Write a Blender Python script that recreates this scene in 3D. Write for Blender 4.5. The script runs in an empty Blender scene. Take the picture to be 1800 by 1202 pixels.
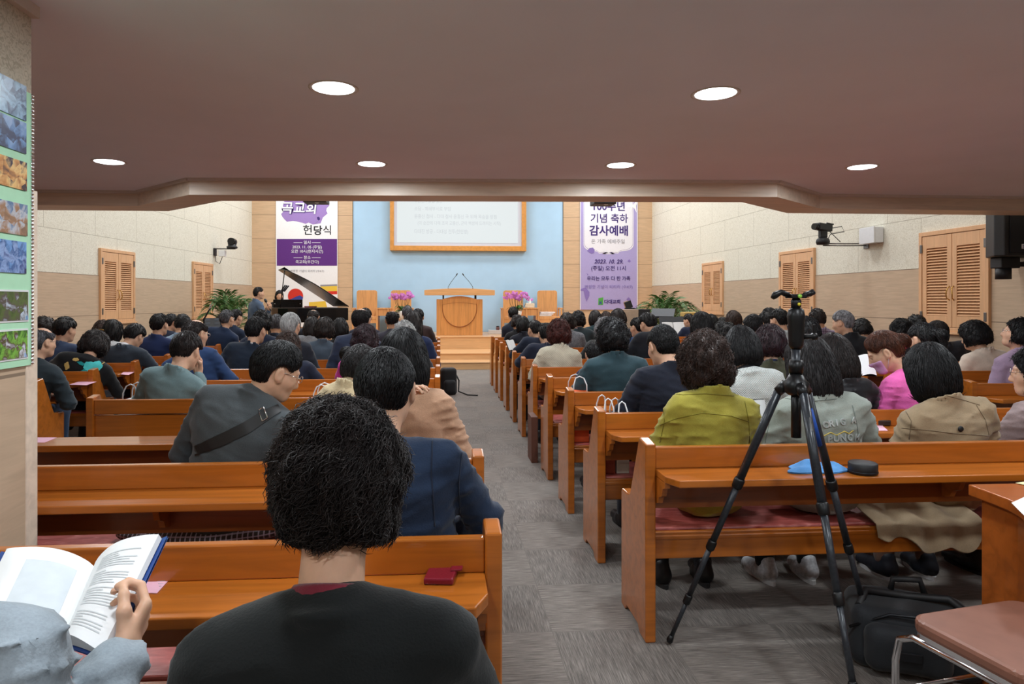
import bpy, bmesh, math, random
import numpy as np
from mathutils import Vector, Matrix

# ------------------------------------------------------------------ camera
S = bpy.context.scene
C = S.collection
FPX, PPX, PPY, EYE = 1190.0, 861.0, 529.0, 1.48      # focal length and principal point on an 1800 x 1202 frame
YAW = math.atan(87 / 1190)
cd = bpy.data.cameras.new('camera')
cam = bpy.data.objects.new('camera', cd); C.objects.link(cam)
cd.sensor_width = 36.0; cd.lens = FPX / 1800 * 36.0
cd.shift_x = (900 - PPX) / 1800; cd.shift_y = (PPY - 601) / 1800
cam.location = (0, 0, EYE); cam.rotation_euler = (math.pi / 2, 0, -YAW)
cd.clip_start = 0.05; cd.clip_end = 200
S.camera = cam
cy_, sy_ = math.cos(YAW), math.sin(YAW)

def U(u, v, y=None, z=None):
    """point of the room seen at photo position (u, v), at depth y or at height z"""
    a = (u - PPX) / FPX; b = (PPY - v) / FPX
    yc = (z - EYE) / b if z is not None else y / (cy_ - a * sy_)
    xc = a * yc
    return Vector((xc * cy_ + yc * sy_, -xc * sy_ + yc * cy_, EYE + b * yc))

# ------------------------------------------------------------------ view, world, hall lamps
vs = S.view_settings
vs.view_transform = 'Standard'; vs.look = 'None'; vs.gamma = 1.0; vs.use_curve_mapping = False
vs.exposure = -0.12
W = bpy.data.worlds.new('world'); S.world = W; W.use_nodes = True
W.node_tree.nodes['Background'].inputs[0].default_value = (0.9, 0.95, 1.0, 1)
W.node_tree.nodes['Background'].inputs[1].default_value = 0.05
HALL_W, BALC_W = 68.0, 19.5

def area(name, loc, sx, sy, power, col=(.93, .97, 1), spread=180):
    l = bpy.data.lights.new(name, 'AREA'); l.shape = 'RECTANGLE'; l.size = sx; l.size_y = sy
    l.energy = power; l.color = col; l.spread = math.radians(spread)
    o = bpy.data.objects.new(name, l); C.objects.link(o); o.location = loc
    return o
HALL_LAMPS = [(x, y) for y in (8.0, 10.6, 13.2, 15.8, 18.0) for x in (-3.6, 0.45, 4.5)]
for hx, hy in HALL_LAMPS:
    area('hall_panel_light', (hx, hy, 5.74), 1.2, 0.6, HALL_W)
DOWNLIGHTS = [(-2.42, 5.15), (-.51, 5.09), (1.35, 5.0), (3.2, 4.93), (-.51, 3.29), (1.35, 3.24), (3.2, 3.2),
              (-.51, 1.45), (1.35, 1.45), (3.2, 1.45), (-.51, -.4), (1.35, -.4), (3.2, -.4)]
for lx, ly in DOWNLIGHTS:
    l = bpy.data.lights.new('downlight_lamp', 'AREA'); l.shape = 'DISK'; l.size = 0.17; l.energy = BALC_W
    l.color = (.90, .96, 1); l.spread = math.radians(178)
    o = bpy.data.objects.new('downlight_lamp', l); C.objects.link(o); o.location = (lx, ly, 2.484)

# ------------------------------------------------------------------ helpers
random.seed(7); RNG = np.random.default_rng(7)

def lin(r, g, b):
    f = lambda c: (c / 255 / 12.92) if c <= 10 else ((c / 255 + .055) / 1.055) ** 2.4
    return (f(r), f(g), f(b), 1)

def mk(name):
    m = bpy.data.materials.new(name); m.use_nodes = True
    nt = m.node_tree; return m, nt, nt.nodes['Principled BSDF']

def nd(nt, t, **kw):
    n = nt.nodes.new(t)
    for k, v in kw.items():
        if k in n.inputs: n.inputs[k].default_value = v
        else: setattr(n, k, v)
    return n

def mapped(nt, scale=(1, 1, 1), rot=(0, 0, 0), coord='Object'):
    tc = nd(nt, 'ShaderNodeTexCoord'); mp = nd(nt, 'ShaderNodeMapping')
    mp.inputs['Scale'].default_value = scale; mp.inputs['Rotation'].default_value = rot
    nt.links.new(tc.outputs[coord], mp.inputs['Vector']); return mp.outputs['Vector']

def ramp(nt, fac, stops):
    r = nd(nt, 'ShaderNodeValToRGB'); e = r.color_ramp.elements
    while len(e) < len(stops): e.new(.5)
    for el, (p, c) in zip(e, stops): el.position = p; el.color = c
    nt.links.new(fac, r.inputs[0]); return r.outputs[0]

def bump(nt, p, h, s=.3, d=.01):
    b = nd(nt, 'ShaderNodeBump'); b.inputs['Strength'].default_value = s; b.inputs['Distance'].default_value = d
    nt.links.new(h, b.inputs['Height']); nt.links.new(b.outputs[0], p.inputs['Normal'])

def plain(name, rgb, rough=.5, metal=0, var=.12, scale=30, bmp=0, spec=.5, coat=0):
    """one colour with a little procedural wear"""
    m, nt, p = mk(name); c = lin(*rgb)
    n = nd(nt, 'ShaderNodeTexNoise', Scale=scale, Detail=4.0); nt.links.new(mapped(nt), n.inputs['Vector'])
    lo = tuple(x * (1 - var) for x in c[:3]) + (1,); hi = tuple(min(1, x * (1 + var)) for x in c[:3]) + (1,)
    nt.links.new(ramp(nt, n.outputs[0], [(.3, lo), (.7, hi)]), p.inputs['Base Color'])
    p.inputs['Roughness'].default_value = rough; p.inputs['Metallic'].default_value = metal
    p.inputs['Specular IOR Level'].default_value = spec
    if coat: p.inputs['Coat Weight'].default_value = coat; p.inputs['Coat Roughness'].default_value = .12
    if bmp: bump(nt, p, n.outputs[0], bmp, .004)
    return m

def wood(name, rgb, dark=.72, grain=(1.5, 26, 26), rough=.35, coat=0.0, bmp=.06):
    m, nt, p = mk(name); c = lin(*rgb)
    n = nd(nt, 'ShaderNodeTexNoise', Scale=1.6, Detail=7.0, Roughness=.6, Distortion=.6)
    nt.links.new(mapped(nt, grain), n.inputs['Vector'])
    lo = tuple(x * dark for x in c[:3]) + (1,); hi = tuple(min(1, x * 1.1) for x in c[:3]) + (1,)
    nt.links.new(ramp(nt, n.outputs[0], [(.35, lo), (.55, c), (.72, hi)]), p.inputs['Base Color'])
    p.inputs['Roughness'].default_value = rough
    if coat: p.inputs['Coat Weight'].default_value = coat; p.inputs['Coat Roughness'].default_value = .08
    if bmp: bump(nt, p, n.outputs[0], bmp, .003)
    return m

def fabric(name, rgb, rough=.85, weave=220, var=.18, pattern=None, sheen=.15):
    m, nt, p = mk(name); c = lin(*rgb)
    v = mapped(nt)
    n = nd(nt, 'ShaderNodeTexNoise', Scale=9.0, Detail=5.0); nt.links.new(v, n.inputs['Vector'])
    f = nd(nt, 'ShaderNodeTexNoise', Scale=float(weave), Detail=2.0); nt.links.new(v, f.inputs['Vector'])
    mx = nd(nt, 'ShaderNodeMath', operation='MULTIPLY_ADD'); mx.inputs[1].default_value = .5
    nt.links.new(f.outputs[0], mx.inputs[0]); nt.links.new(n.outputs[0], mx.inputs[2])
    lo = tuple(x * (1 - var) for x in c[:3]) + (1,); hi = tuple(min(1, x * (1 + var)) for x in c[:3]) + (1,)
    col = ramp(nt, mx.outputs[0], [(.5, lo), (1.0, hi)])
    if pattern == 'plaid':
        for ax in ('X', 'Z'):
            w = nd(nt, 'ShaderNodeTexWave', Scale=16.0, bands_direction=ax); nt.links.new(v, w.inputs['Vector'])
            mm = nd(nt, 'ShaderNodeMixRGB'); nt.links.new(ramp(nt, w.outputs[0], [(.80, (0, 0, 0, 1)), (.86, (.55, .55, .55, 1))]), mm.inputs[0])
            nt.links.new(col, mm.inputs[1]); mm.inputs[2].default_value = lin(205, 195, 215); col = mm.outputs[0]
    if pattern == 'tweed':
        t = nd(nt, 'ShaderNodeTexVoronoi', Scale=160.0); nt.links.new(v, t.inputs['Vector'])
        mm = nd(nt, 'ShaderNodeMixRGB'); nt.links.new(ramp(nt, t.outputs[0], [(.35, (.6, .6, .6, 1)), (.5, (0, 0, 0, 1))]), mm.inputs[0])
        nt.links.new(col, mm.inputs[1]); mm.inputs[2].default_value = lin(170, 172, 178); col = mm.outputs[0]
    hb = f.outputs[0]
    if pattern == 'knit' or pattern == 'quilt':
        sc = 34.0 if pattern == 'knit' else 20.0
        hs = []
        for r in (.785, -.785):
            w = nd(nt, 'ShaderNodeTexWave', Scale=sc, bands_direction='X'); nt.links.new(mapped(nt, rot=(0, r, 0)), w.inputs['Vector'])
            hs.append(w.outputs[0] if pattern == 'knit' else ramp(nt, w.outputs[0], [(.0, (0, 0, 0, 1)), (.2, (1, 1, 1, 1))]))
        mm = nd(nt, 'ShaderNodeMath', operation='MINIMUM'); nt.links.new(hs[0], mm.inputs[0]); nt.links.new(hs[1], mm.inputs[1]); hb = mm.outputs[0]
    nt.links.new(col, p.inputs['Base Color'])
    p.inputs['Roughness'].default_value = rough; p.inputs['Sheen Weight'].default_value = sheen
    p.inputs['Specular IOR Level'].default_value = .25
    bump(nt, p, hb, .35 if pattern not in ('knit', 'quilt') else .8, .002 if pattern is None else .005)
    return m

_mesh_n = 0
def mesh_np(name, V, F, mat=None, smooth=False):
    me = bpy.data.meshes.new(name)
    V = np.asarray(V, dtype=np.float32); me.vertices.add(len(V)); me.vertices.foreach_set('co', V.ravel())
    if isinstance(F, np.ndarray):
        k = F.shape[1]; n = len(F); me.loops.add(n * k); me.polygons.add(n)
        me.loops.foreach_set('vertex_index', F.astype(np.int32).ravel())
        me.polygons.foreach_set('loop_start', np.arange(0, n * k, k, dtype=np.int32))
    else:
        tot = [len(f) for f in F]; flat = [i for f in F for i in f]
        me.loops.add(len(flat)); me.polygons.add(len(F))
        me.loops.foreach_set('vertex_index', np.array(flat, dtype=np.int32))
        me.polygons.foreach_set('loop_start', np.array([0] + list(np.cumsum(tot)[:-1]), dtype=np.int32))
    me.update(calc_edges=True); me.validate()
    if smooth: me.polygons.foreach_set('use_smooth', np.ones(len(me.polygons), dtype=bool))
    if mat: me.materials.append(mat)
    return me

class MB:
    """collects simple solids and links them as ONE mesh object"""
    def __init__(s): s.v = []; s.f = []; s.sm = []; s.mi = []; s.cur = 0
    def add(s, vs_, fs, smooth=False, M=None):
        o = len(s.v)
        for p in vs_:
            p = Vector(p)
            s.v.append(tuple(M @ p if M else p))
        for f in fs: s.f.append([i + o for i in f]); s.sm.append(smooth); s.mi.append(s.cur)
        return s
    def box(s, x0, x1, y0, y1, z0, z1, M=None, b=0.0):
        if b <= 0:
            v = [(x, y, z) for z in (z0, z1) for y in (y0, y1) for x in (x0, x1)]
            return s.add(v, [(0, 2, 3, 1), (4, 5, 7, 6), (0, 1, 5, 4), (2, 6, 7, 3), (0, 4, 6, 2), (1, 3, 7, 5)], M=M)
        bm = bmesh.new(); bmesh.ops.create_cube(bm, size=1)
        bmesh.ops.scale(bm, vec=(x1 - x0, y1 - y0, z1 - z0), verts=bm.verts)
        bmesh.ops.translate(bm, vec=((x0 + x1) / 2, (y0 + y1) / 2, (z0 + z1) / 2), verts=bm.verts)
        bmesh.ops.bevel(bm, geom=bm.edges[:], offset=b, segments=2, affect='EDGES', profile=.5)
        return s.bm(bm, M)
    def bm(s, bm, M=None, smooth=False):
        bm.verts.index_update()
        s.add([v.co.copy() for v in bm.verts], [[v.index for v in f.verts] for f in bm.faces], smooth, M); bm.free(); return s
    def prism(s, pts, h0, h1, axis='Z', M=None, b=0.0):
        """polygon pts extruded from h0 to h1 along axis"""
        mp = {'Z': lambda p, h: (p[0], p[1], h), 'X': lambda p, h: (h, p[0], p[1]), 'Y': lambda p, h: (p[0], h, p[1])}[axis]
        bm = bmesh.new()
        lo = [bm.verts.new(mp(p, h0)) for p in pts]; hi = [bm.verts.new(mp(p, h1)) for p in pts]; n = len(pts)
        bm.faces.new(lo); bm.faces.new(hi[::-1])
        for i in range(n): bm.faces.new([lo[i], hi[i], hi[(i + 1) % n], lo[(i + 1) % n]])
        bmesh.ops.recalc_face_normals(bm, faces=bm.faces[:])
        if b: bmesh.ops.bevel(bm, geom=bm.edges[:], offset=b, segments=2, affect='EDGES', profile=.5)
        return s.bm(bm, M)
    def tube(s, path, r, n=10, M=None, cap=True, smooth=True):
        P = [Vector(p) for p in path]; R = r if isinstance(r, (list, tuple)) else [r] * len(P)
        vs_ = []; up = None
        for i, p in enumerate(P):
            t = (P[min(i + 1, len(P) - 1)] - P[max(i - 1, 0)]).normalized()
            if up is None: up = t.orthogonal().normalized()
            up = (up - t * up.dot(t)).normalized(); w = t.cross(up)
            for k in range(n):
                a = 2 * math.pi * k / n; vs_.append(p + (up * math.cos(a) + w * math.sin(a)) * R[i])
        fs = [(i * n + k, i * n + (k + 1) % n, (i + 1) * n + (k + 1) % n, (i + 1) * n + k) for i in range(len(P) - 1) for k in range(n)]
        s.add(vs_, fs, smooth, M)
        if cap:
            o = len(s.v) - len(vs_)
            s.f += [[o + k for k in range(n)][::-1], [o + (len(P) - 1) * n + k for k in range(n)]]; s.sm += [False, False]; s.mi += [s.cur, s.cur]
        return s
    def lathe(s, prof, n=24, M=None, smooth=True):
        """prof: (radius, z) pairs"""
        vs_ = []; fs = []
        for r, z in prof:
            for k in range(n):
                a = 2 * math.pi * k / n; vs_.append((r * math.cos(a), r * math.sin(a), z))
        for i in range(len(prof) - 1):
            for k in range(n): fs.append((i * n + k, i * n + (k + 1) % n, (i + 1) * n + (k + 1) % n, (i + 1) * n + k))
        s.add(vs_, fs, smooth, M)
        o = len(s.v) - len(vs_)
        if prof[0][0] > 1e-5: s.f.append([o + k for k in range(n)][::-1]); s.sm.append(False); s.mi.append(s.cur)
        if prof[-1][0] > 1e-5: s.f.append([o + (len(prof) - 1) * n + k for k in range(n)]); s.sm.append(False); s.mi.append(s.cur)
        return s
    def grid(s, fn, nu, nv, smooth=True, M=None):
        v = [fn(i / nu, j / nv) for j in range(nv + 1) for i in range(nu + 1)]
        f = [(j * (nu + 1) + i, j * (nu + 1) + i + 1, (j + 1) * (nu + 1) + i + 1, (j + 1) * (nu + 1) + i) for j in range(nv) for i in range(nu)]
        return s.add(v, f, smooth, M)
    def build(s, name, mat, parent=None, loc=None, rot=None):
        me = mesh_np(name, s.v, s.f)
        me.polygons.foreach_set('use_smooth', np.array(s.sm, dtype=bool)) if len(me.polygons) == len(s.sm) else None
        for m in (mat if isinstance(mat, (list, tuple)) else [mat]): me.materials.append(m)
        if len(me.polygons) == len(s.mi): me.polygons.foreach_set('material_index', np.array(s.mi, dtype=np.int32))
        return link(name, me, parent, loc, rot)

def link(name, me, parent=None, loc=None, rot=None):
    o = bpy.data.objects.new(name, me); C.objects.link(o)
    if parent: o.parent = parent
    if loc is not None: o.location = loc
    if rot is not None: o.rotation_euler = rot
    return o

def tag(o, label, cat, group=None, kind=None):
    if label: o['label'] = label
    if cat: o['category'] = cat
    if group: o['group'] = group
    if kind: o['kind'] = kind
    return o
def thing(name, label, cat, loc=(0, 0, 0), rz=0, group=None):
    o = bpy.data.objects.new(name, None); C.objects.link(o); o.location = loc; o.rotation_euler = (0, 0, rz)
    o.empty_display_size = .1
    return tag(o, label, cat, group)
def struct(o): o['kind'] = 'structure'; return o
def dup(root, loc, rz=None, label=None):
    r = root.copy(); C.objects.link(r); r.location = loc
    if rz is not None: r.rotation_euler = (0, 0, rz)
    if label: r['label'] = label
    for ch in list(root.children):
        c = ch.copy(); C.objects.link(c); c.parent = r
        for g in list(ch.children):
            d = g.copy(); C.objects.link(d); d.parent = c
    return r
def frame(x, y, z):
    """matrix with the given axes as columns"""
    return Matrix((tuple(x), tuple(y), tuple(z))).transposed().to_4x4()

def text_mesh(body, size, align='CENTER', offset=0.0, shear=0.0, extrude=.0012, sx=1.0):
    cu = bpy.data.curves.new('lettering', 'FONT'); cu.body = body; cu.size = size; cu.align_x = align
    cu.offset = offset * size * 1.7; cu.shear = shear; cu.extrude = extrude; cu.resolution_u = 3
    o = bpy.data.objects.new('lettering', cu); C.objects.link(o); o.scale = (1, 1, 1)
    me = bpy.data.meshes.new_from_object(o.evaluated_get(bpy.context.evaluated_depsgraph_get()))
    bpy.data.objects.remove(o); bpy.data.curves.remove(cu)
    if sx != 1.0:
        for v in me.vertices: v.co.x *= sx
    return me
def lettering(body, size, mat, parent, loc, align='CENTER', **kw):
    """text standing upright in the x-z plane, facing -y"""
    me = text_mesh(body, size, align, **kw); me.materials.clear(); me.materials.append(mat)
    return link('lettering', me, parent, loc, (math.pi / 2, 0, 0))
# ------------------------------------------------------------------ smooth bodies (distance fields turned into meshes)
def surface_nets(f, org, h):
    nx, ny, nz = f.shape
    ins = f < 0
    c = np.zeros((nx - 1, ny - 1, nz - 1), dtype=np.int8)
    for dx in (0, 1):
        for dy in (0, 1):
            for dz in (0, 1): c += ins[dx:nx - 1 + dx, dy:ny - 1 + dy, dz:nz - 1 + dz]
    act = (c > 0) & (c < 8)
    idx = -np.ones(act.shape, dtype=np.int64); ii = np.argwhere(act); idx[act] = np.arange(len(ii))
    acc = np.zeros((len(ii), 3)); cnt = np.zeros(len(ii))
    cor = [(a, b, d) for a in (0, 1) for b in (0, 1) for d in (0, 1)]
    for a in cor:
        for ax in range(3):
            if a[ax]: continue
            b = list(a); b[ax] = 1
            fa = f[ii[:, 0] + a[0], ii[:, 1] + a[1], ii[:, 2] + a[2]]; fb = f[ii[:, 0] + b[0], ii[:, 1] + b[1], ii[:, 2] + b[2]]
            m = (fa < 0) != (fb < 0); t = np.zeros(len(ii)); t[m] = fa[m] / (fa[m] - fb[m])
            p = np.tile(np.array(a, float), (len(ii), 1)); p[:, ax] += t
            acc[m] += p[m]; cnt[m] += 1
    V = (ii + acc / np.maximum(cnt, 1)[:, None]) * h + np.asarray(org)
    F = []
    for ax in range(3):
        a, b = [(1, 2), (2, 0), (0, 1)][ax]
        sl0 = [slice(1, -1)] * 3; sl0[ax] = slice(0, -1)
        sl1 = [slice(1, -1)] * 3; sl1[ax] = slice(1, None)
        m0, m1 = ins[tuple(sl0)], ins[tuple(sl1)]
        for sgn, mm in ((1, m0 & ~m1), (-1, ~m0 & m1)):
            e = np.argwhere(mm)
            if not len(e): continue
            e = e + 1; e[:, ax] -= 1
            q = []
            for da, db in ((0, 0), (-1, 0), (-1, -1), (0, -1)):
                k = e.copy(); k[:, a] += da; k[:, b] += db
                q.append(idx[k[:, 0], k[:, 1], k[:, 2]])
            q = np.stack(q, 1); F.append(q if sgn > 0 else q[:, ::-1])
    F = np.concatenate(F); return V, F[(F >= 0).all(1)]

def smin(a, b, k):
    h = np.maximum(k - np.abs(a - b), 0) / k
    return np.minimum(a, b) - h * h * k * .25
def smax(a, b, k): return -smin(-a, -b, k)
def ell(p, c, r):
    q = (p - np.asarray(c)) / np.asarray(r); k0 = np.linalg.norm(q, axis=-1); k1 = np.linalg.norm(q / np.asarray(r), axis=-1)
    return k0 * (k0 - 1) / np.maximum(k1, 1e-6)
def cap(p, a, b, ra, rb):
    a = np.asarray(a, float); b = np.asarray(b, float); ab = b - a
    t = np.clip(((p - a) @ ab) / max(ab @ ab, 1e-9), 0, 1)
    return np.linalg.norm(p - a - t[..., None] * ab, axis=-1) - (ra + (rb - ra) * t)
def wob(p, freq, seed, n=7):
    r = np.random.default_rng(seed); s = np.zeros(p.shape[:-1])
    for _ in range(n):
        d = r.normal(size=3); d /= np.linalg.norm(d); s += np.sin(p @ (d * freq * r.uniform(.6, 1.6)) + r.uniform(0, 6.3))
    return s / n
def grid_of(lo, hi, h):
    lo = np.asarray(lo, float); ax = [np.arange(lo[i], hi[i] + h, h) for i in range(3)]
    return np.stack(np.meshgrid(*ax, indexing='ij'), -1), lo
def mesh_sdf(fn, lo, hi, h):
    p, o = grid_of(lo, hi, h); return surface_nets(fn(p), o, h)

# ---- head and neck (origin mid skull, +y is the face)
def head_sdf(p):
    d = ell(p, (0, -.008, .018), (.077, .096, .103))
    d = smin(d, ell(p, (0, .030, -.045), (.060, .062, .068)), .05)
    d = smin(d, ell(p, (0, .062, -.090), (.030, .026, .022)), .035)                    # chin
    for s in (-1, 1):
        d = smin(d, ell(p, (s * .050, .035, -.020), (.020, .038, .022)), .03)          # cheek
        d = smin(d, cap(p, (s * .052, -.01, -.055), (s * .030, .062, -.090), .012, .010), .03)   # jaw line
        d = smax(d, -ell(p, (s * .032, .092, .012), (.019, .016, .012)), .014)         # eye socket
        d = smin(d, ell(p, (s * .032, .079, .010), (.013, .011, .011)), .004)          # eyeball and lid
        d = smin(d, cap(p, (s * .018, .088, .030), (s * .046, .078, .028), .006, .005), .012)  # brow
        d = smin(d, ell(p, (s * .009, .096, -.034), (.009, .009, .007)), .008)         # nostril
        e = np.minimum(ell(p, (s * .086, -.008, .000), (.011, .020, .034)), ell(p, (s * .081, .000, -.022), (.010, .013, .017)))
        e = smax(e, -ell(p, (s * .098, -.004, .000), (.008, .011, .021)), .006)        # ear and its hollow
        d = smin(d, e, .010)
    d = smin(d, cap(p, (0, .088, .014), (0, .106, -.028), .008, .012), .014)           # nose
    d = smin(d, ell(p, (0, .086, -.061), (.022, .009, .006)), .008)
    d = smin(d, ell(p, (0, .083, -.070), (.019, .009, .006)), .008)                    # lips
    d = smax(d, -ell(p, (0, .097, -.0655), (.022, .008, .0016)), .003)
    d = smin(d, cap(p, (0, -.022, -.06), (0, -.042, -.215), .052, .056), .035)          # neck
    return d
HEAD = {'hi': mesh_sdf(head_sdf, (-.15, -.14, -.29), (.15, .14, .14), .0048), 'lo': mesh_sdf(head_sdf, (-.15, -.14, -.29), (.15, .14, .14), .009)}

# ---- a right hand: wrist at the origin, fingers along +y, thumb on -x, palm facing -z; curl in radians per joint
def hand_sdf(p, curl=(.35, .4, .45, .5), thumb=.3, spread=1.0):
    d = cap(p, (0, -.045, 0), (0, .01, 0), .027, .026)
    q = p.copy(); q[..., 2] *= 1.75
    palm = smin(cap(q, (-.012, .02, 0), (-.025, .075, 0), .026, .023), cap(q, (.012, .02, 0), (.026, .070, 0), .026, .021), .03) * .75
    d = smin(d, palm, .02)
    L = [(.044, .026, .022), (.049, .030, .024), (.045, .028, .023), (.036, .021, .019)]
    X = [-.031, -.0105, .0105, .030]; A = [.10, .02, -.05, -.14]; Y = [.088, .093, .088, .078]
    for i in range(4):
        pt = np.array([X[i], Y[i], 0]); a = 0; base = np.array([X[i] * .8, Y[i] - .03, 0])
        fing = cap(p, base, pt, .0105, .0098)
        for j, l in enumerate(L[i]):
            a += curl[i] * (1.0 if j else .8)
            sx = -math.sin(A[i] * spread)
            n = pt + l * np.array([sx * math.cos(a), math.cos(a), -math.sin(a)])
            r0 = (.0098, .0088, .0080)[j]; fing = smin(fing, cap(p, pt, n, r0, r0 - .0008), .004); pt = n
        d = smin(d, fing, .006)
    t0 = np.array([-.020, .018, -.006]); t1 = np.array([-.050, .050, -.016 - .02 * thumb]); t2 = np.array([-.058 + .02 * thumb, .083, -.026 - .035 * thumb]); t3 = np.array([-.052 + .03 * thumb, .108, -.03 - .055 * thumb])
    th = smin(cap(p, t0, t1, .017, .0125), cap(p, t1, t2, .0125, .0105), .01); th = smin(th, cap(p, t2, t3, .0105, .0085), .006)
    return smin(d, th, .010)
def hand_mesh(h=.005, **k): return mesh_sdf(lambda p: hand_sdf(p, **k), (-.10, -.08, -.14), (.075, .20, .05), h)
HANDS = {'relax': hand_mesh(.0085), 'relax_hi': hand_mesh(.0055), 'grip': hand_mesh(.0045, curl=(.55, .55, .6, .6), thumb=.9), 'hold': (lambda vf: (vf[0] * .88, vf[1]))(hand_mesh(.004, curl=(.85, .9, .95, 1.0), thumb=.5)), 'fist': hand_mesh(.006, curl=(.85, .9, .9, .9), thumb=1.2)}

# ---- hair
HAIR_TAPER = [1.0]
def hair_sdf(p, st, t, seed, ln=0.0):
    """st style, t thickness, ln how far down it reaches (negative z)"""
    x, y, z = p[..., 0], p[..., 1], p[..., 2]
    s = np.random.default_rng(seed)
    big = wob(p, 30, seed) * .006
    d = ell(p, (0, -.010, .020), (.077 + t, .096 + t, .102 + t)) + big
    ear = np.minimum(np.linalg.norm((p - (.092, .004, -.010)) / (1, .9, 1.1), axis=-1), np.linalg.norm((p - (-.092, .004, -.010)) / (1, .9, 1.1), axis=-1))
    if st in ('short', 'bald', 'crop', 'tight', 'bun', 'tail', 'pig'):
        d = smin(d, ell(p, (0, -.050, -.030), (.066 + t * .3, .048 + t * .35, .056)), .03)
        cut = np.maximum((y - .012 - z * np.where(z > 0, .95, .62)) * .8, (y - .078 - big * 2))
        lowz = -.086 if st not in ('tight', 'bun', 'tail', 'pig') else -.070
        cut = np.maximum(cut, lowz + wob(p, 120, seed + 3) * .005 - z)
        d = smax(d, cut, .016); d = smax(d, .046 - ear, .008)
        if st == 'bald':
            d = smax(d, -ell(p, (0, .020, .118), (.066, .098, .075)), .02)
        d = d + (.004 + t * .75) * np.clip(-(z - .012) / .085, 0, 1)
        if st == 'crop': d = d + wob(p, 150, seed + 5) * .003
        if st == 'bun':
            d = smin(d, ell(p, (0, -.125, .020), (.050, .040, .046)) + wob(p, 110, seed) * .006, .018)
        if st == 'tail':
            d = smin(d, cap(p, (0, -.115, .045), (0, -.165, .01), .026, .034), .015)
            d = smin(d, cap(p, (0, -.165, .01), (0, -.150, -.17), .034, .012), .03)
        if st == 'pig':
            for k in (-1, 1): d = smin(d, ell(p, (k * .085, -.045, .075), (.034, .034, .034)) + wob(p, 120, seed) * .004, .01)
    elif st in ('bob', 'long', 'clip'):
        zb = ln or -.13
        d = smin(d, ell(p, (0, -.022, min(-.035, zb * .45)), (.086 + t * .8, .086 + t * .7, .085 - zb * .25)), .06)
        if st == 'long':
            d = smin(d, ell(p, (0, -.072, zb * .5), (.100, .052, -zb * .62)), .05)
        d = d + wob(p * (1, 1, .25), 85, seed + 1) * .005
        face = np.minimum(y - .040 - np.maximum(z - .02, 0) * .62, 1)
        open_ = np.maximum(y - .02, 0) * 0
        cut = np.maximum(face, y - .088)
        cut = np.maximum(cut, zb + .10 * np.maximum(y, 0) + wob(p, 90, seed + 2) * .006 - z)
        d = smax(d, cut, .018)
    elif st in ('perm', 'puff'):
        zb = ln or -.10; tq = HAIR_TAPER[0]
        d = ell(p, (0, -.016, .018), (.077 + t, .094 + t, .098 + t))
        d = smin(d, ell(p, (0, -.030, zb * .42), ((.078 + t * .75) * tq, (.076 + t * .65) * tq, .070)), .06)
        amp = .010 if st == 'perm' else .004
        d = d + wob(p, 75, seed + 1, 9) * amp * 1.7 + wob(p, 190, seed + 2, 9) * amp * .9
        cut = np.maximum(y - .045 - np.maximum(z - .0, 0) * .55, zb + wob(p, 110, seed + 4) * .010 + .25 * np.abs(x) * 0 - z)
        d = smax(d, cut, .02)
    return d

def strands(V, F, n, length, rad, seed, style, segs=5):
    """fine locks lying on the hair: tapered three sided tubes, returned as arrays"""
    r = np.random.default_rng(seed)
    a, b, c = V[F[:, 0]], V[F[:, 1]], V[F[:, 2]]
    fn = np.cross(b - a, V[F[:, 3]] - a); ar = np.linalg.norm(fn, axis=1) + 1e-12; fn = fn / ar[:, None]
    k = r.choice(len(F), n, p=ar / ar.sum()); w = r.random((n, 2))
    P = a[k] + (b[k] - a[k]) * w[:, :1] + (V[F[k, 3]] - a[k]) * w[:, 1:]; N = fn[k]
    cen = V.mean(0)
    flip = ((P - cen) * N).sum(1) < 0
    N[flip] *= -1
    crown = np.array([r.uniform(-.01, .01), -.045, .125])
    curly = style in ('perm', 'puff')
    fl = P - crown; fl[:, 2] -= .05; fl += r.normal(size=(n, 3)) * (.06 if curly else .018)
    fl -= N * (fl * N).sum(1)[:, None]; fl /= np.linalg.norm(fl, axis=1)[:, None] + 1e-9
    side = np.cross(N, fl)
    L = length * r.uniform(.6, 1.3, n); ph = r.uniform(0, 6.28, n); cr = r.uniform(.004, .010, n) if style == 'perm' else r.uniform(.002, .006, n)
    pts = []
    for j in range(segs + 1):
        s = j / segs
        if curly:
            tw = 1.2 if style == 'perm' else .6
            an = ph + s * 6.28 * tw
            q = P + fl * (L * (s - .4))[:, None] + side * (cr * np.cos(an))[:, None] + N * (cr * (np.sin(an) * .9 + .2) + .001)[:, None]
        else:
            bend = -((s - .45) * L) ** 2 / .2
            q = P + fl * (L * (s - .45))[:, None] + N * (bend + .0015 + .002 * math.sin(3.14 * s))[:, None] + side * (np.sin(ph + 3 * s) * .0022)[:, None]
        pts.append(q)
    prof = [.55, 1, 1, .9, .7, .25] if segs == 5 else list(np.concatenate([[.4], np.ones(segs - 1), [.3]]))
    VV = []
    for j in range(segs + 1):
        for m in range(3):
            an = 2.094 * m
            VV.append(pts[j] + (N * math.cos(an) + side * math.sin(an)) * rad * prof[j])
    VV = np.stack(VV, 1); m = (segs + 1) * 3
    base = np.arange(n)[:, None, None] * m
    q = np.array([[j * 3 + i, j * 3 + (i + 1) % 3, (j + 1) * 3 + (i + 1) % 3, (j + 1) * 3 + i] for j in range(segs) for i in range(3)])
    return VV.reshape(-1, 3), (base + q[None]).reshape(-1, 4)

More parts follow.
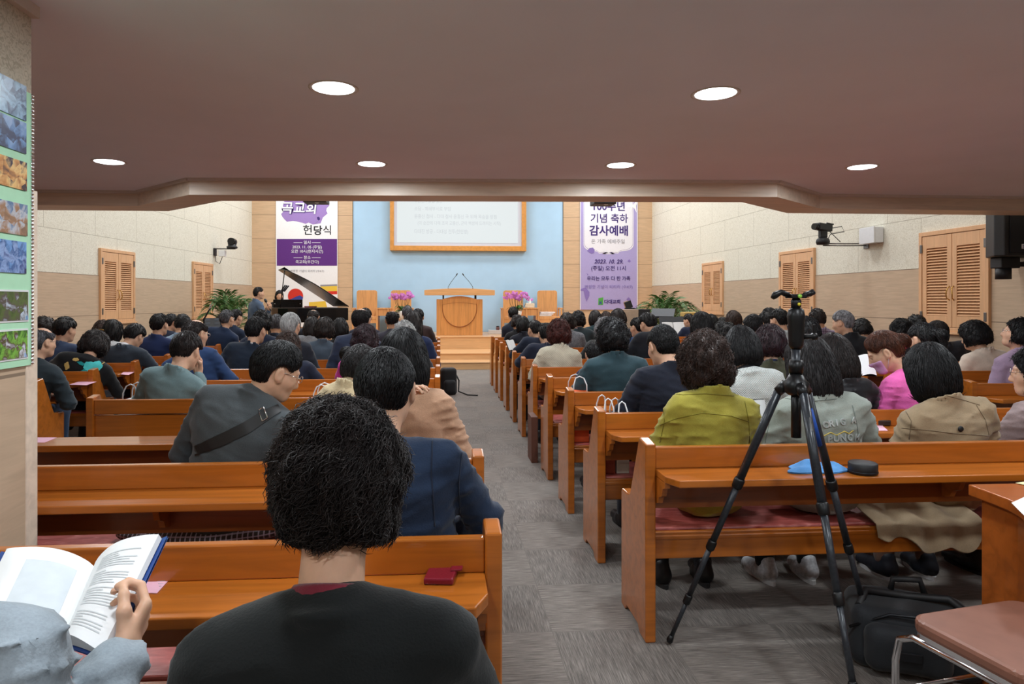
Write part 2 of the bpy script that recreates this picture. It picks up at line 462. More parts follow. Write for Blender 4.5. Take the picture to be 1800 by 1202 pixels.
HAIRCOL = {'black': (20, 19, 21), 'soft': (34, 30, 31), 'brown': (52, 36, 30), 'dark': (36, 29, 28), 'auburn': (78, 44, 30), 'red': (70, 30, 26), 'plum': (44, 28, 34), 'grey': (112, 112, 116), 'white': (178, 180, 180), 'salt': (66, 66, 70)}
_hm = {}
def hair_mat(c):
    if c not in _hm:
        m, nt, p = mk('hair_' + c); k = lin(*HAIRCOL[c])
        n = nd(nt, 'ShaderNodeTexNoise', Scale=45.0, Detail=4.0); nt.links.new(mapped(nt, (1, 1, .25)), n.inputs['Vector'])
        f = 2.4 if c in ('salt', 'grey') else 1.5
        nt.links.new(ramp(nt, n.outputs[0], [(.35, tuple(x * .6 for x in k[:3]) + (1,)), (.7, tuple(min(1, x * f) for x in k[:3]) + (1,))]), p.inputs['Base Color'])
        p.inputs['Roughness'].default_value = .5; p.inputs['Specular IOR Level'].default_value = .32
        bump(nt, p, n.outputs[0], .25, .003); _hm[c] = m
    return _hm[c]
_fm = {}
def cloth(rgb, pattern=None, rough=.85):
    k = (rgb, pattern, rough)
    if k not in _fm: _fm[k] = fabric('cloth_%d_%d_%d%s' % (*rgb, pattern or ''), rgb, rough, pattern=pattern)
    return _fm[k]
def skin_material(name, rgb):
    m = plain(name, rgb, .5, var=.10, scale=25, bmp=.08, spec=.35)
    p = m.node_tree.nodes['Principled BSDF']; p.inputs['Subsurface Weight'].default_value = .12; p.inputs['Subsurface Scale'].default_value = .01
    return m
SKIN = [skin_material('skin_light', (214, 170, 142)), skin_material('skin_tan', (192, 144, 112))]

def euler_np(yaw, pitch, roll):
    """yaw + turns right, pitch + looks down, roll + tilts to the right"""
    return np.array((Matrix.Rotation(-yaw, 3, 'Z') @ Matrix.Rotation(-pitch, 3, 'X') @ Matrix.Rotation(roll, 3, 'Y')))

PERSONS = []
def person(label, u, vt, row, bu=None, yaw=0, pitch=12, roll=0, byaw=0, hair='short', hc='black', t=.016, ln=0.0, top=(30, 36, 52), kind='jacket',
           pattern=None, legs=(36, 38, 46), sw=.158, skin=0, lean=None, arms='lap', collar=None, sc=1.0, stand=False, hpos=None, seat_x=None, seat_y=None, fat=1.0,
           rough=.85, glasses=None, group='congregation seated in the pews', shoes=None, armpos=None, seed=None, legs_on=True, handk='relax', hsc=1.0, standup_collar=False, zb=0.0, taper=1.0, wrinkle=1.0, neck=.9):
    """one person seated in (or standing at) the given row depth; u, vt place the middle and the top of the head"""
    seed = seed if seed is not None else len(PERSONS) * 13 + 5
    r = np.random.default_rng(seed)
    Y = row + .34 if not stand else row
    thick = {'short': .125 + t, 'bald': .118, 'crop': .122 + t, 'perm': .118 + t, 'puff': .118 + t}.get(hair, .122 + t) * hsc * sc
    R = euler_np(math.radians(yaw), math.radians(pitch), math.radians(roll))
    if hpos is None:
        tp = U(u, vt, y=Y); Hc = np.array([tp.x, Y, tp.z - thick])
    else: Hc = np.array(hpos, float)
    Nk = Hc + R @ (np.array([0, -.044, -.20 * neck]) * sc * hsc)
    near = Hc[1] < 4.2; mid = Hc[1] < 7.3
    B = U(bu if bu is not None else u, vt, y=Y).x if seat_x is None else seat_x
    zs = .605 if not stand else .93
    P = np.array([B, (row + .27 if seat_y is None else seat_y) if not stand else Y - .02, zs * (1 if sc == 1 else .96) + zb])
    yr = math.radians(byaw); rgt0 = np.array([math.cos(yr), -math.sin(yr), 0])
    tv = Nk - P; L = np.linalg.norm(tv); tv /= L
    fw = np.cross(tv, rgt0) * -1; fw = np.cross(tv, rgt0); fw /= np.linalg.norm(fw); rg = np.cross(fw, tv)
    FR = np.stack([rg, fw, tv], 1)                                     # columns: right, forward, up of the trunk
    k = L / .45; ks = sc
    def Bp(s, a=0, f=0): return P + FR @ np.array([a * ks, f * ks, s * L])
    tors = dict(hip=Bp(-.04, 0, .015), waist=Bp(.33, 0, .012), chest=Bp(.70, 0, .0))
    sh = {s: Bp(.875, s * sw, -.012) for s in (-1, 1)}
    ex = {}
    if arms == 'lap':
        for s in (-1, 1): ex[s] = (Bp(.28, s * (sw + .075), .06), P + FR @ np.array([s * .10 * ks, .27 * ks, .05]))
    elif arms == 'book':
        for s in (-1, 1): ex[s] = (Bp(.30, s * (sw + .07), .07), P + FR @ np.array([s * .10 * ks, .30 * ks, .17]))
    elif arms == 'out':
        for s in (-1, 1): ex[s] = (Bp(.30, s * (sw + .13), .07), P + FR @ np.array([s * .12 * ks, .30 * ks, .12]))
    elif arms == 'down':
        for s in (-1, 1): ex[s] = (Bp(.30, s * (sw + .07), -.02), P + FR @ np.array([s * (sw + .08), .06, -.10]))
    if armpos:
        for s, v in armpos.items(): ex[s] = (np.array(v[0], float), np.array(v[1], float))
    noise_s = seed + 50
    def torso(p, infl=0.0):
        q = (p - P) @ FR
        l = lambda w: (w - P) @ FR
        w_ = fat * ks
        d = ell(q, l(tors['hip']), ((.172 + infl) * w_, (.135 + infl) * w_, .13 + infl))
        d = smin(d, ell(q, l(tors['waist']), ((.150 + infl) * w_, (.112 + infl) * w_, (.17 * k + infl))), .07)
        d = smin(d, ell(q, l(tors['chest']), (((sw + .020) + infl) * w_, (.115 + infl) * w_, (.16 * k + infl))), .06)
        d = smin(d, cap(q, l(Bp(.89, -sw * .82, -.01)), l(Bp(.89, sw * .82, -.01)), (.058 + infl) * ks, (.058 + infl) * ks), .05)
        for s in (-1, 1):
            d = smin(d, cap(q, l(Bp(1.02, s * .02, -.012)), l(Bp(.90, s * sw * .85, -.014)), (.052 + infl * .6) * ks, (.044 + infl) * ks), .035)
        return d
    def armf(p, infl=0.0):
        d = None
        for s in (-1, 1):
            e, w = ex[s]
            a = smin(cap(p, sh[s], e, (.058 + infl) * ks, (.046 + infl) * ks), cap(p, e, w, (.045 + infl) * ks, (.034 + infl * 1.1) * ks), .02)
            d = a if d is None else np.minimum(d, a)
        return d
    infl = {'jacket': .012, 'coat': .018, 'sweater': .010, 'shirt': .008}.get(kind, .012)
    def top_sdf(p):
        ta, aa = torso(p, infl), armf(p, infl)
        d = smin(ta, aa, .014)
        q = (p - P) @ FR
        n1 = wob(q * (1.0, 1.0, .55), 26, noise_s, 8); n2 = wob(q * (.7, .7, 2.4), 20, noise_s + 1, 6)
        n3 = wob(q * (.5, .5, 1.6) + .02 * n1[..., None], 46, noise_s + 2, 5)
        fold = 1 - np.minimum(np.abs(n2) * 3.2, 1); f3 = 1 - np.minimum(np.abs(n3) * 3.0, 1)
        onarm = np.clip((ta - aa) / .03 + .5, 0, 1)
        wv = {'jacket': 1.0, 'coat': 1.35, 'sweater': .75, 'shirt': 1.2}.get(kind, 1) * wrinkle
        lowb = np.clip(1.15 - q[..., 2] / L, .25, 1)
        d = d + n1 * .005 - wv * lowb * fold ** 2 * .0115 * (1 - onarm * .3) - wv * f3 ** 2 * (.0045 + .005 * onarm) + .008
        dz = q[..., 2] / L
        if kind in ('jacket', 'coat', 'shirt'):                        # a raised collar round the neck and a centre seam
            c = (Bp(.995, 0, -.008) - P) @ FR
            rr = np.sqrt(((q[..., 0] - c[0]) / 1.05) ** 2 + (q[..., 1] - c[1]) ** 2)
            hgt = (.016 if hair == 'long' else .036) * ks
            tor = np.maximum(np.abs(rr - .067 * ks) - .0065 * ks, np.abs(q[..., 2] - c[2] - (.004 if hair == 'long' else .024) * ks + (q[..., 1] - c[1]) * .45) - hgt)
            d = smin(d, tor, .012)
            d = d + .003 * np.exp(-(q[..., 0] / .004) ** 2) * (q[..., 1] < 0) * (kind != 'shirt') * (dz < .93)
        else:
            c = (Bp(1.0, 0, -.006) - P) @ FR
            rr = np.sqrt((q[..., 0] - c[0]) ** 2 + (q[..., 1] - c[1]) ** 2)
            d = smin(d, np.sqrt((rr - .064 * ks) ** 2 + (q[..., 2] - c[2] - .008 + (q[..., 1] - c[1]) * .4) ** 2) - .012 * ks, .012)
        low = -.125 if kind == 'coat' else -.12
        return smax(d, (low * ks - q[..., 2]), .02)
    h = .0105 if near else (.016 if mid else .023)
    pts = np.array([P, Nk, sh[-1], sh[1], ex[-1][0], ex[1][0], ex[-1][1], ex[1][1], tors['hip'] + (0, 0, -.1)])
    lo = pts.min(0) - (.20, .20, .14); hi = pts.max(0) + (.20, .20, .12)
    TV, TF = mesh_sdf(top_sdf, lo, hi, h)
    # the skin: head, neck and hands in one mesh, origin at the seat
    hv, hf = HEAD['hi' if near else 'lo']
    V = [(hv * sc * hsc) @ R.T + Hc]; F = [hf]; o = len(hv)
    for s in (-1, 1):
        hk = handk if isinstance(handk, str) else handk.get(s, 'relax')
        gv, gf = HANDS[hk if not (near and hk == 'relax') else 'relax_hi']
        e, w = ex[s]; d = (w - e) / np.linalg.norm(w - e)
        nz = np.array([0, 0, 1.]) if abs(d[2]) < .9 else fw
        if isinstance(handk, dict) and ('n', s) in handk: nz = np.array(handk[('n', s)], float)
        sxx = np.cross(d, nz); sxx /= np.linalg.norm(sxx); nz = np.cross(sxx, d)
        M = np.stack([sxx, d, nz], 1); g = gv.copy()
        if s < 0: g = g * (-1, 1, 1); gf2 = gf[:, ::-1]
        else: gf2 = gf
        gw = (g * sc * .97) @ M.T + w + d * .03; V.append(gw); F.append(gf2 + o); hand0 = o; o += len(gv)
        path = [w + d * .0, e, sh[s] * .98 + P * .02, Nk + np.array([0, 0, -.02]) * 1.0]; rr4 = [.020 * sc, .030 * sc, .036 * sc, .03 * sc]; ring = []
        for i_, (c_, r_) in enumerate(zip(path, rr4)):
            t_ = path[min(i_ + 1, 3)] - path[max(i_ - 1, 0)]; t_ = t_ / np.linalg.norm(t_); a_ = np.cross(t_, (.3, .2, .93)); a_ /= np.linalg.norm(a_); b_ = np.cross(t_, a_)
            ring.append(np.stack([c_ + r_ * (a_ * math.cos(q_) + b_ * math.sin(q_)) for q_ in np.linspace(0, 2 * math.pi, 7)[:-1]]))
        V.append(np.concatenate(ring)); AF = [[o + i_ * 6 + k_, o + i_ * 6 + (k_ + 1) % 6, o + (i_ + 1) * 6 + (k_ + 1) % 6, o + (i_ + 1) * 6 + k_] for i_ in range(3) for k_ in range(6)]
        nh = hand0 + int(np.argmin(((gw - w) ** 2).sum(1))); nn = int(np.argmin(((V[0] - Nk) ** 2).sum(1)))
        hq = F[-1][np.argmin(((gw[gf2[:, 0]] - w) ** 2).sum(1))]; nq = F[0][np.argmin(((V[0][F[0][:, 0]] - Nk) ** 2).sum(1))]
        AF += [[int(hq[0]), int(hq[1]), o + 1, o], [o + 18, o + 19, int(nq[1]), int(nq[0])]]
        F.append(np.array(AF)); o += 24
    org = P.copy()
    me = mesh_np('person', np.concatenate(V) - org, np.concatenate(F), SKIN[skin], True)
    root = link('person', me, None, Vector(org)); tag(root, label, 'person', group)
    PERSONS.append(root)
    link({'jacket': 'jacket', 'coat': 'coat', 'sweater': 'sweater', 'shirt': 'shirt'}[kind], mesh_np('clothing', TV - org, TF, cloth(top, pattern, rough), True), root)
    if collar:
        m = MB(); ring = []
        for zc, rr in ((-.012, .066), (.028, .063), (.034, .059), (.028, .055), (-.012, .056)):
            ring.append((rr * ks, zc * ks))
        m.lathe(ring, 24); c = Hc + R @ (np.array([0, -.041, -.20 * neck + .012]) * sc * hsc)
        tilt = R @ np.array(Matrix.Rotation(-.22, 3, 'X'))
        m.build('shirt_collar', cloth(collar, None, .8), root, Vector(c - org), Matrix(tilt.tolist()).to_euler())
    # hair
    if hair:
        HAIR_TAPER[0] = taper
        hh = .0062 if near else (.0095 if mid else .012)
        hb = [(-.19, -.22, -.17), (.19, .15, .20)]
        if ln < -.12 or hair in ('tail',): hb[0] = (-.19, -.24, min(ln, -.17) - .07)
        HV, HF = mesh_sdf(lambda p: hair_sdf(p, hair, t, seed, ln), hb[0], hb[1], hh)
        ns, rad, seg = (11000, .00085, 6) if Hc[1] < 1.6 else (2600, .0016, 5) if near else (900, .0024, 4) if mid else (260, .0038, 3)
        if hair in ('crop', 'bald'): LL = .022
        elif hair in ('perm', 'puff'): LL = .05 if hair == 'perm' else .06
        elif hair in ('short', 'tight', 'bun', 'tail', 'pig'): LL = .032
        else: LL = .085
        HF2 = HF
        if hair in ('short', 'crop', 'bald', 'tight', 'bun', 'tail', 'pig'):
            ce = HV[HF].mean(1); HF2 = HF[(np.linalg.norm(np.abs(ce) * (1, 0, 0) + ce * (0, 1, 1) - (.090, .002, -.012), axis=1) > .060) & (ce[:, 2] > -.07)]
        SV, SF = strands(HV, HF2, ns, LL, rad, seed + 9, hair, seg)
        V = np.concatenate([HV, SV]); F = np.concatenate([HF, SF + len(HV)])
        hm = mesh_np('hair', (V * sc * hsc) @ R.T + Hc - org, F, hair_mat(hc), True)
        link('hair', hm, root)
    if glasses:
        g = MB()
        for s in (-1, 1):
            g.tube([(s * (.034 + .021 * math.cos(a)), .104, .008 + .016 * math.sin(a)) for a in np.linspace(0, 6.283, 15)], .0016, 5)
            g.tube([(s * .055, .103, .012), (s * .078, .07, .014), (s * .082, .0, .012), (s * .080, -.02, -.004)], .0016, 5)
        g.tube([(-.013, .106, .010), (0, .109, .013), (.013, .106, .010)], .0016, 5)
        rm = Matrix(R.tolist()).to_4x4(); rm.translation = Vector(Hc - org)
        for i in range(len(g.v)): g.v[i] = tuple(rm @ (Vector(g.v[i]) * sc))
        g.build('glasses', M_DARKMETAL if glasses == 'dark' else M_CHROME, root)
    # lower body
    if legs_on:
        hips = {s: P + FR @ np.array([s * .085 * ks, .02, -.03]) * (1, 1, 1) for s in (-1, 1)}
        fl = np.array([math.sin(yr), math.cos(yr), 0])
        if stand:
            kn = {s: np.array([P[0], P[1], .48]) + rgt0 * s * .09 for s in (-1, 1)}; an = {s: np.array([P[0], P[1] - .02, .10]) + rgt0 * s * .10 for s in (-1, 1)}
        else:
            kn = {s: P + rgt0 * s * .105 * ks + fl * .40 * ks + (0, 0, -.075) for s in (-1, 1)}
            an = {s: np.array([*(P + rgt0 * s * .115 * ks + fl * .34 * ks)[:2], .10 + zb if sc == 1 else .16]) for s in (-1, 1)}
        def leg_sdf(p):
            q = (p - P) @ FR
            d = ell(q, (0, .02 * ks, -.045), (.165 * fat * ks, .125 * ks, .088))
            for s in (-1, 1):
                a = smin(cap(p, hips[s], kn[s], .082 * ks * fat, .060 * ks), cap(p, kn[s], an[s], .058 * ks, .048 * ks), .03)
                d = smin(d, a, .03)
            return d + wob(p, 30, seed + 77) * .004
        pp = np.array([*hips.values(), *kn.values(), *an.values()])
        LV, LF = mesh_sdf(leg_sdf, pp.min(0) - .19, pp.max(0) + .16, .015 if near else .026)
        link('trousers', mesh_np('trousers', LV - org, LF, cloth(legs), True), root)
        if Hc[1] < 7.0 or stand:
            smat, sole = shoes or (M_SHOE, M_SOLE)
            for s in (-1, 1):
                def shoe_sdf(p):
                    d = cap(p, (0, -.03, .045), (0, .02, .040), .040, .043); d = smin(d, cap(p, (0, .02, .036), (0, .15, .026), .040, .030), .03)
                    d = smin(d, cap(p, (0, -.028, .05), (0, -.02, .095), .037, .035), .02)
                    return smax(d, .012 - p[..., 2], .006)
                SVv, SFf = mesh_sdf(shoe_sdf, (-.07, -.10, -.01), (.07, .21, .15), .009)
                a = an[s]; Mz = np.array(Matrix.Rotation(-yr - s * .10, 3, 'Z'))
                so = link('shoe', mesh_np('shoe', (SVv * sc * 1.12) @ Mz.T + (a[0], a[1], a[2] - .10) - org, SFf, smat, True), root)
                sm = MB(); sm.prism([(.036 * math.cos(q) * (1 if q < math.pi else .9), .045 + .125 * math.sin(q)) for q in np.linspace(0, 6.0, 18)], 0.0, .020)
                SVx = np.array(sm.v) * sc * 1.12 @ Mz.T + (a[0], a[1], a[2] - .10) - org; sm.v = [tuple(q) for q in SVx]
                sm.build('sole', sole, so)

    from mathutils.bvhtree import BVHTree
    bvh = BVHTree.FromPolygons([tuple(q) for q in TV], [tuple(int(i) for i in f) for f in TF]) if near or mid else None
    info = dict(bvh=bvh, H=Hc, R=R, P=P, FR=FR, L=L, Bp=Bp, ex=ex, sh=sh, org=org, root=root, rg=rg, fw=fw, tv=tv, N=Nk)
    return info
# ------------------------------------------------------------------ materials of the place
M_PEW = wood('pew_varnish', (180, 101, 31), .74, (.9, 14, 14), .30, .55)
M_PEWDARK = wood('pew_back_wood', (142, 74, 24), .7, (.9, 14, 14), .38, .3)
M_LIGHTWOOD = wood('pale_oak', (222, 178, 132), .9, (3, 3, 18), .45, 0)
M_SHUTTER = wood('shutter_wood', (220, 172, 128), .92, (14, 14, 1.5), .45, 0)
M_BEAM = wood('beam_oak', (226, 208, 188), .88, (1.2, 14, 14), .42, 0)
M_STAGE = wood('stage_oak', (226, 180, 130), .88, (1.0, 10, 10), .3, .2)
M_PULPIT = wood('pulpit_oak', (214, 150, 86), .78, (16, 16, 1.0), .35, .1)
M_PULPTOP = wood('pulpit_top_oak', (226, 172, 116), .88, (1.2, 14, 14), .35, .1)
M_CHAIRWOOD = wood('chair_oak', (222, 164, 106), .8, (14, 14, 1.2), .35, .1)
M_BLACK = plain('black_lacquer', (10, 10, 12), .25, var=.1, coat=.25, spec=.3)
M_MATTE = plain('black_matte', (24, 25, 28), .55, var=.2)
M_DARKMETAL = plain('dark_metal', (38, 40, 44), .4, .6)
M_CHROME = plain('chrome', (225, 226, 230), .14, 1.0, var=.03)
M_BRASS = plain('brass', (206, 166, 90), .25, .9, var=.05)
M_STEEL = plain('hinge_steel', (120, 118, 116), .4, .8)
M_WHITE = plain('white_plastic', (226, 228, 230), .4, var=.03)
M_SHOE = plain('shoe_black', (22, 22, 25), .45, var=.2)
M_SOLE = plain('sole_dark', (40, 39, 40), .8)
M_PAPER = plain('paper', (236, 238, 240), .8, var=.02)
M_PINK = plain('pink_paper', (238, 186, 208), .8, var=.03)
M_LEAF = plain('palm_leaf', (62, 104, 44), .45, var=.35, scale=9)
M_POT = plain('pot_white', (230, 230, 228), .35, var=.03)
M_ORCHID = plain('orchid_petal', (206, 122, 204), .6, var=.25, scale=60)

def wall_mat(name, brick_axes, base, speck, groove, bw=1.33, rh=.68, z0=.555, rough=.9):
    """boards laid in courses with thin joints, flecked like wood wool panels"""
    m, nt, p = mk(name)
    tc = nd(nt, 'ShaderNodeTexCoord'); sp = nd(nt, 'ShaderNodeSeparateXYZ'); cb = nd(nt, 'ShaderNodeCombineXYZ')
    nt.links.new(tc.outputs['Object'], sp.inputs[0]); nt.links.new(sp.outputs[brick_axes], cb.inputs[0])
    ad = nd(nt, 'ShaderNodeMath', operation='SUBTRACT'); ad.inputs[1].default_value = z0
    nt.links.new(sp.outputs['Z'], ad.inputs[0]); nt.links.new(ad.outputs[0], cb.inputs[1])
    b = nd(nt, 'ShaderNodeTexBrick', Scale=1.0); b.inputs['Brick Width'].default_value = bw; b.inputs['Row Height'].default_value = rh
    b.inputs['Mortar Size'].default_value = .0045; b.inputs['Mortar Smooth'].default_value = .2; b.inputs['Bias'].default_value = 0
    b.inputs['Mortar'].default_value = (1, 1, 1, 1); b.inputs['Color1'].default_value = (0, 0, 0, 1); b.inputs['Color2'].default_value = (0, 0, 0, 1)
    nt.links.new(cb.outputs[0], b.inputs['Vector'])
    n = nd(nt, 'ShaderNodeTexNoise', Scale=38.0, Detail=3.0, Distortion=2.4); nt.links.new(tc.outputs['Object'], n.inputs['Vector'])
    col = ramp(nt, n.outputs[0], [(.40, lin(*speck)), (.52, lin(*base)), (.75, lin(*[min(255, c + 6) for c in base]))])
    mm = nd(nt, 'ShaderNodeMixRGB'); nt.links.new(b.outputs['Fac'], mm.inputs[0]); nt.links.new(col, mm.inputs[1]); mm.inputs[2].default_value = lin(*groove)
    nt.links.new(mm.outputs[0], p.inputs['Base Color']); p.inputs['Roughness'].default_value = rough; p.inputs['Specular IOR Level'].default_value = .2
    bump(nt, p, n.outputs[0], .25, .004)
    return m
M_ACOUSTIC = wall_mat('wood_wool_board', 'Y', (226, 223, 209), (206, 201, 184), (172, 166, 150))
M_PILLAR = wall_mat('wood_wool_board_pillar', 'Y', (200, 190, 172), (176, 166, 148), (150, 140, 120), bw=4, rh=4, z0=0)  # same flecked board in a darker, warmer base colour
def panel_mat(name, rgb, ax, z0=.555, rh=.68, bw=30.0):
    m, nt, p = mk(name); c = lin(*rgb)
    tc = nd(nt, 'ShaderNodeTexCoord'); sp = nd(nt, 'ShaderNodeSeparateXYZ'); cb = nd(nt, 'ShaderNodeCombineXYZ')
    nt.links.new(tc.outputs['Object'], sp.inputs[0]); nt.links.new(sp.outputs[ax], cb.inputs[0])
    ad = nd(nt, 'ShaderNodeMath', operation='SUBTRACT'); ad.inputs[1].default_value = z0
    nt.links.new(sp.outputs['Z'], ad.inputs[0]); nt.links.new(ad.outputs[0], cb.inputs[1])
    b = nd(nt, 'ShaderNodeTexBrick', Scale=1.0); b.inputs['Brick Width'].default_value = bw; b.inputs['Row Height'].default_value = rh
    b.inputs['Mortar Size'].default_value = .006; b.inputs['Bias'].default_value = 0
    b.inputs['Mortar'].default_value = (1, 1, 1, 1); b.inputs['Color1'].default_value = (0, 0, 0, 1); b.inputs['Color2'].default_value = (0, 0, 0, 1)
    nt.links.new(cb.outputs[0], b.inputs['Vector'])
    n = nd(nt, 'ShaderNodeTexNoise', Scale=1.6, Detail=7.0, Distortion=.6); nt.links.new(mapped(nt, (2, 2, 24)), n.inputs['Vector'])
    col = ramp(nt, n.outputs[0], [(.35, tuple(x * .9 for x in c[:3]) + (1,)), (.7, tuple(min(1, x * 1.06) for x in c[:3]) + (1,))])
    mm = nd(nt, 'ShaderNodeMixRGB'); nt.links.new(b.outputs['Fac'], mm.inputs[0]); nt.links.new(col, mm.inputs[1]); mm.inputs[2].default_value = tuple(x * .45 for x in c[:3]) + (1,)
    nt.links.new(mm.outputs[0], p.inputs['Base Color']); p.inputs['Roughness'].default_value = .5; p.inputs['Specular IOR Level'].default_value = .3
    return m
M_WAINSCOT = panel_mat('wainscot_panel', (196, 172, 146), 'Y')
M_FRONTWOOD = panel_mat('front_wall_panel', (210, 178, 144), 'X', z0=.51)
M_BLUE = plain('pale_blue_wall', (176, 212, 240), .7, var=.03, scale=3)
M_CEIL = plain('ceiling_white', (236, 236, 248), .9, var=.02, scale=2)
M_HALLCEIL = plain('hall_ceiling_white', (236, 232, 226), .9, var=.02)
M_TRIM = plain('cornice_white', (214, 204, 196), .6, var=.03)

def carpet():
    """carpet tiles half a metre square, the ribs turned on every other tile"""
    m, nt, p = mk('carpet_tile')
    tc = nd(nt, 'ShaderNodeTexCoord'); o = tc.outputs['Object']
    ck = nd(nt, 'ShaderNodeTexChecker', Scale=2.0); ck.inputs['Color1'].default_value = (1, 1, 1, 1); ck.inputs['Color2'].default_value = (0, 0, 0, 1); nt.links.new(o, ck.inputs['Vector'])
    def ribs(sc):
        mp = nd(nt, 'ShaderNodeMapping'); mp.inputs['Scale'].default_value = sc; nt.links.new(o, mp.inputs['Vector'])
        n = nd(nt, 'ShaderNodeTexNoise', Scale=1.0, Detail=5.0, Roughness=.65); nt.links.new(mp.outputs[0], n.inputs['Vector']); return n.outputs[0]
    mx = nd(nt, 'ShaderNodeMixRGB'); nt.links.new(ck.outputs[0], mx.inputs[0]); nt.links.new(ribs((250, 9, 9)), mx.inputs[1]); nt.links.new(ribs((9, 250, 9)), mx.inputs[2])
    big = nd(nt, 'ShaderNodeTexNoise', Scale=1.3, Detail=3.0); nt.links.new(o, big.inputs['Vector'])
    col = ramp(nt, mx.outputs[0], [(.36, lin(78, 71, 66)), (.5, lin(118, 110, 103)), (.64, lin(158, 150, 142))])
    tt = nd(nt, 'ShaderNodeMixRGB', blend_type='MULTIPLY'); tt.inputs[0].default_value = 1.0; nt.links.new(col, tt.inputs[1]); nt.links.new(ramp(nt, ck.outputs[0], [(.0, (.90, .90, .90, 1)), (1.0, (1.04, 1.03, 1.02, 1))]), tt.inputs[2])
    m2 = nd(nt, 'ShaderNodeMixRGB', blend_type='MULTIPLY'); m2.inputs[0].default_value = .35; nt.links.new(tt.outputs[0], m2.inputs[1]); nt.links.new(big.outputs[0], m2.inputs[2])
    b = nd(nt, 'ShaderNodeTexBrick', Scale=1.0, offset=0.0); b.inputs['Brick Width'].default_value = .5; b.inputs['Row Height'].default_value = .5; b.inputs['Mortar Size'].default_value = .0018
    b.inputs['Mortar'].default_value = (1, 1, 1, 1); b.inputs['Color1'].default_value = (0, 0, 0, 1); b.inputs['Color2'].default_value = (0, 0, 0, 1); nt.links.new(o, b.inputs['Vector'])
    m3 = nd(nt, 'ShaderNodeMixRGB'); nt.links.new(b.outputs['Fac'], m3.inputs[0]); nt.links.new(m2.outputs[0], m3.inputs[1]); m3.inputs[2].default_value = lin(96, 89, 83)
    nt.links.new(m3.outputs[0], p.inputs['Base Color']); p.inputs['Roughness'].default_value = .8; p.inputs['Sheen Weight'].default_value = .25
    bump(nt, p, mx.outputs[0], .5, .004); return m
M_CARPET = carpet()

# ------------------------------------------------------------------ the room
RW0, RW1 = Vector((6.44, 8.66)), Vector((6.20, 19.5))                # two points on each side wall
LW0, LW1 = Vector((-5.96, 10.5)), Vector((-5.28, 19.5))
def wall_x(a, b, y): return a.x + (b.x - a.x) * (y - a.y) / (b.y - a.y)
YB, YF, HC = -2.6, 19.5, 5.8
struct(MB().box(-9, 9, YB - .3, YF + .3, -.2, 0).build('floor', M_CARPET))
def side_wall(name, a, b, y0, y1, z0, z1, mat, out, inset=0.0):
    m = MB(); s = 1 if out > 0 else -1
    x0, x1 = wall_x(a, b, y0) - s * inset, wall_x(a, b, y1) - s * inset
    m.prism([(x0, y0), (x1, y1), (x1 + .25 * s + s * inset, y1), (x0 + .25 * s + s * inset, y0)], z0, z1)
    return struct(m.build(name, mat))
side_wall('wall_left', LW0, LW1, 2.45, YF, 1.92, HC, M_ACOUSTIC, -1)
side_wall('wall_left', LW0, LW1, 2.45, YF, 0, 1.92, M_WAINSCOT, -1, .012)
side_wall('wall_right', RW0, RW1, YB, YF, 1.92, HC, M_ACOUSTIC, 1)
side_wall('wall_right', RW0, RW1, YB, YF, 0, 1.92, M_WAINSCOT, 1, .012)
struct(MB().box(-6.4, 7.6, YF + .08, YF + .3, 0, HC).build('wall_front', M_FRONTWOOD))
BLX0, BLX1 = -2.48, 3.56
struct(MB().box(BLX0, BLX1, YF + .02, YF + .09, 0, HC).build('wall_front', M_BLUE))
for n_, (x0, x1) in enumerate(((-5.6, BLX0 - .012), (BLX1 + .012, 6.6))):
    struct(MB().box(x0, x1, YF - .03, YF + .09, 0, HC).build('wall_front', M_FRONTWOOD))
struct(MB().box(-1.9, 7.2, YB - .2, YB, 0, 2.6).build('wall_back', M_WAINSCOT))
struct(MB().box(-9, 9, 6.0, YF + .3, HC, HC + .2).build('ceiling', M_HALLCEIL))
# the gallery: its underside is the low ceiling, its front is faced with oak
NEAR = [(-7.2, 6.56), (-2.80, 6.50), (-2.08, 5.79), (2.85, 5.55), (3.61, 6.21), (7.2, 6.25)]
FAR = [(-7.2, 6.92), (-2.66, 6.86), (-1.93, 6.13), (2.69, 5.87), (3.47, 6.56), (7.2, 6.56)]
struct(MB().prism([(-7.2, YB)] + NEAR + [(7.2, YB)], 2.5, 2.75).build('ceiling', M_CEIL))
struct(MB().prism(NEAR + FAR[::-1], 2.3625, 3.5).build('trim_1', M_BEAM))
struct(MB().box(-7.2, 7.2, YB, 5.6, 2.75, 3.6).build('ceiling', M_HALLCEIL)); struct(MB().box(-7.2, 7.2, YB, YB + .1, 3.5, HC).build('wall_back', M_FRONTWOOD))
struct(MB().box(-9, 9, YB, 6.0, HC, HC + .2).build('ceiling', M_HALLCEIL))
m = MB()
for (a, b) in zip(NEAR[:-1], NEAR[1:]):                              # slim cornice where ceiling and beam meet
    a, b = Vector((*a, 0)), Vector((*b, 0)); d = (b - a).normalized(); n = Vector((d.y, -d.x, 0))
    m.add([a - n * .0 + Vector((0, 0, 2.475)), b + Vector((0, 0, 2.475)), b + n * .03 + Vector((0, 0, 2.478)), a + n * .03 + Vector((0, 0, 2.478)),
           a + Vector((0, 0, 2.502)), b + Vector((0, 0, 2.502)), b + n * .03 + Vector((0, 0, 2.502)), a + n * .03 + Vector((0, 0, 2.502))],
          [(0, 1, 2, 3), (4, 7, 6, 5), (3, 2, 6, 7), (0, 4, 5, 1), (0, 3, 7, 4), (1, 5, 6, 2)])
struct(m.build('trim_2', M_TRIM))
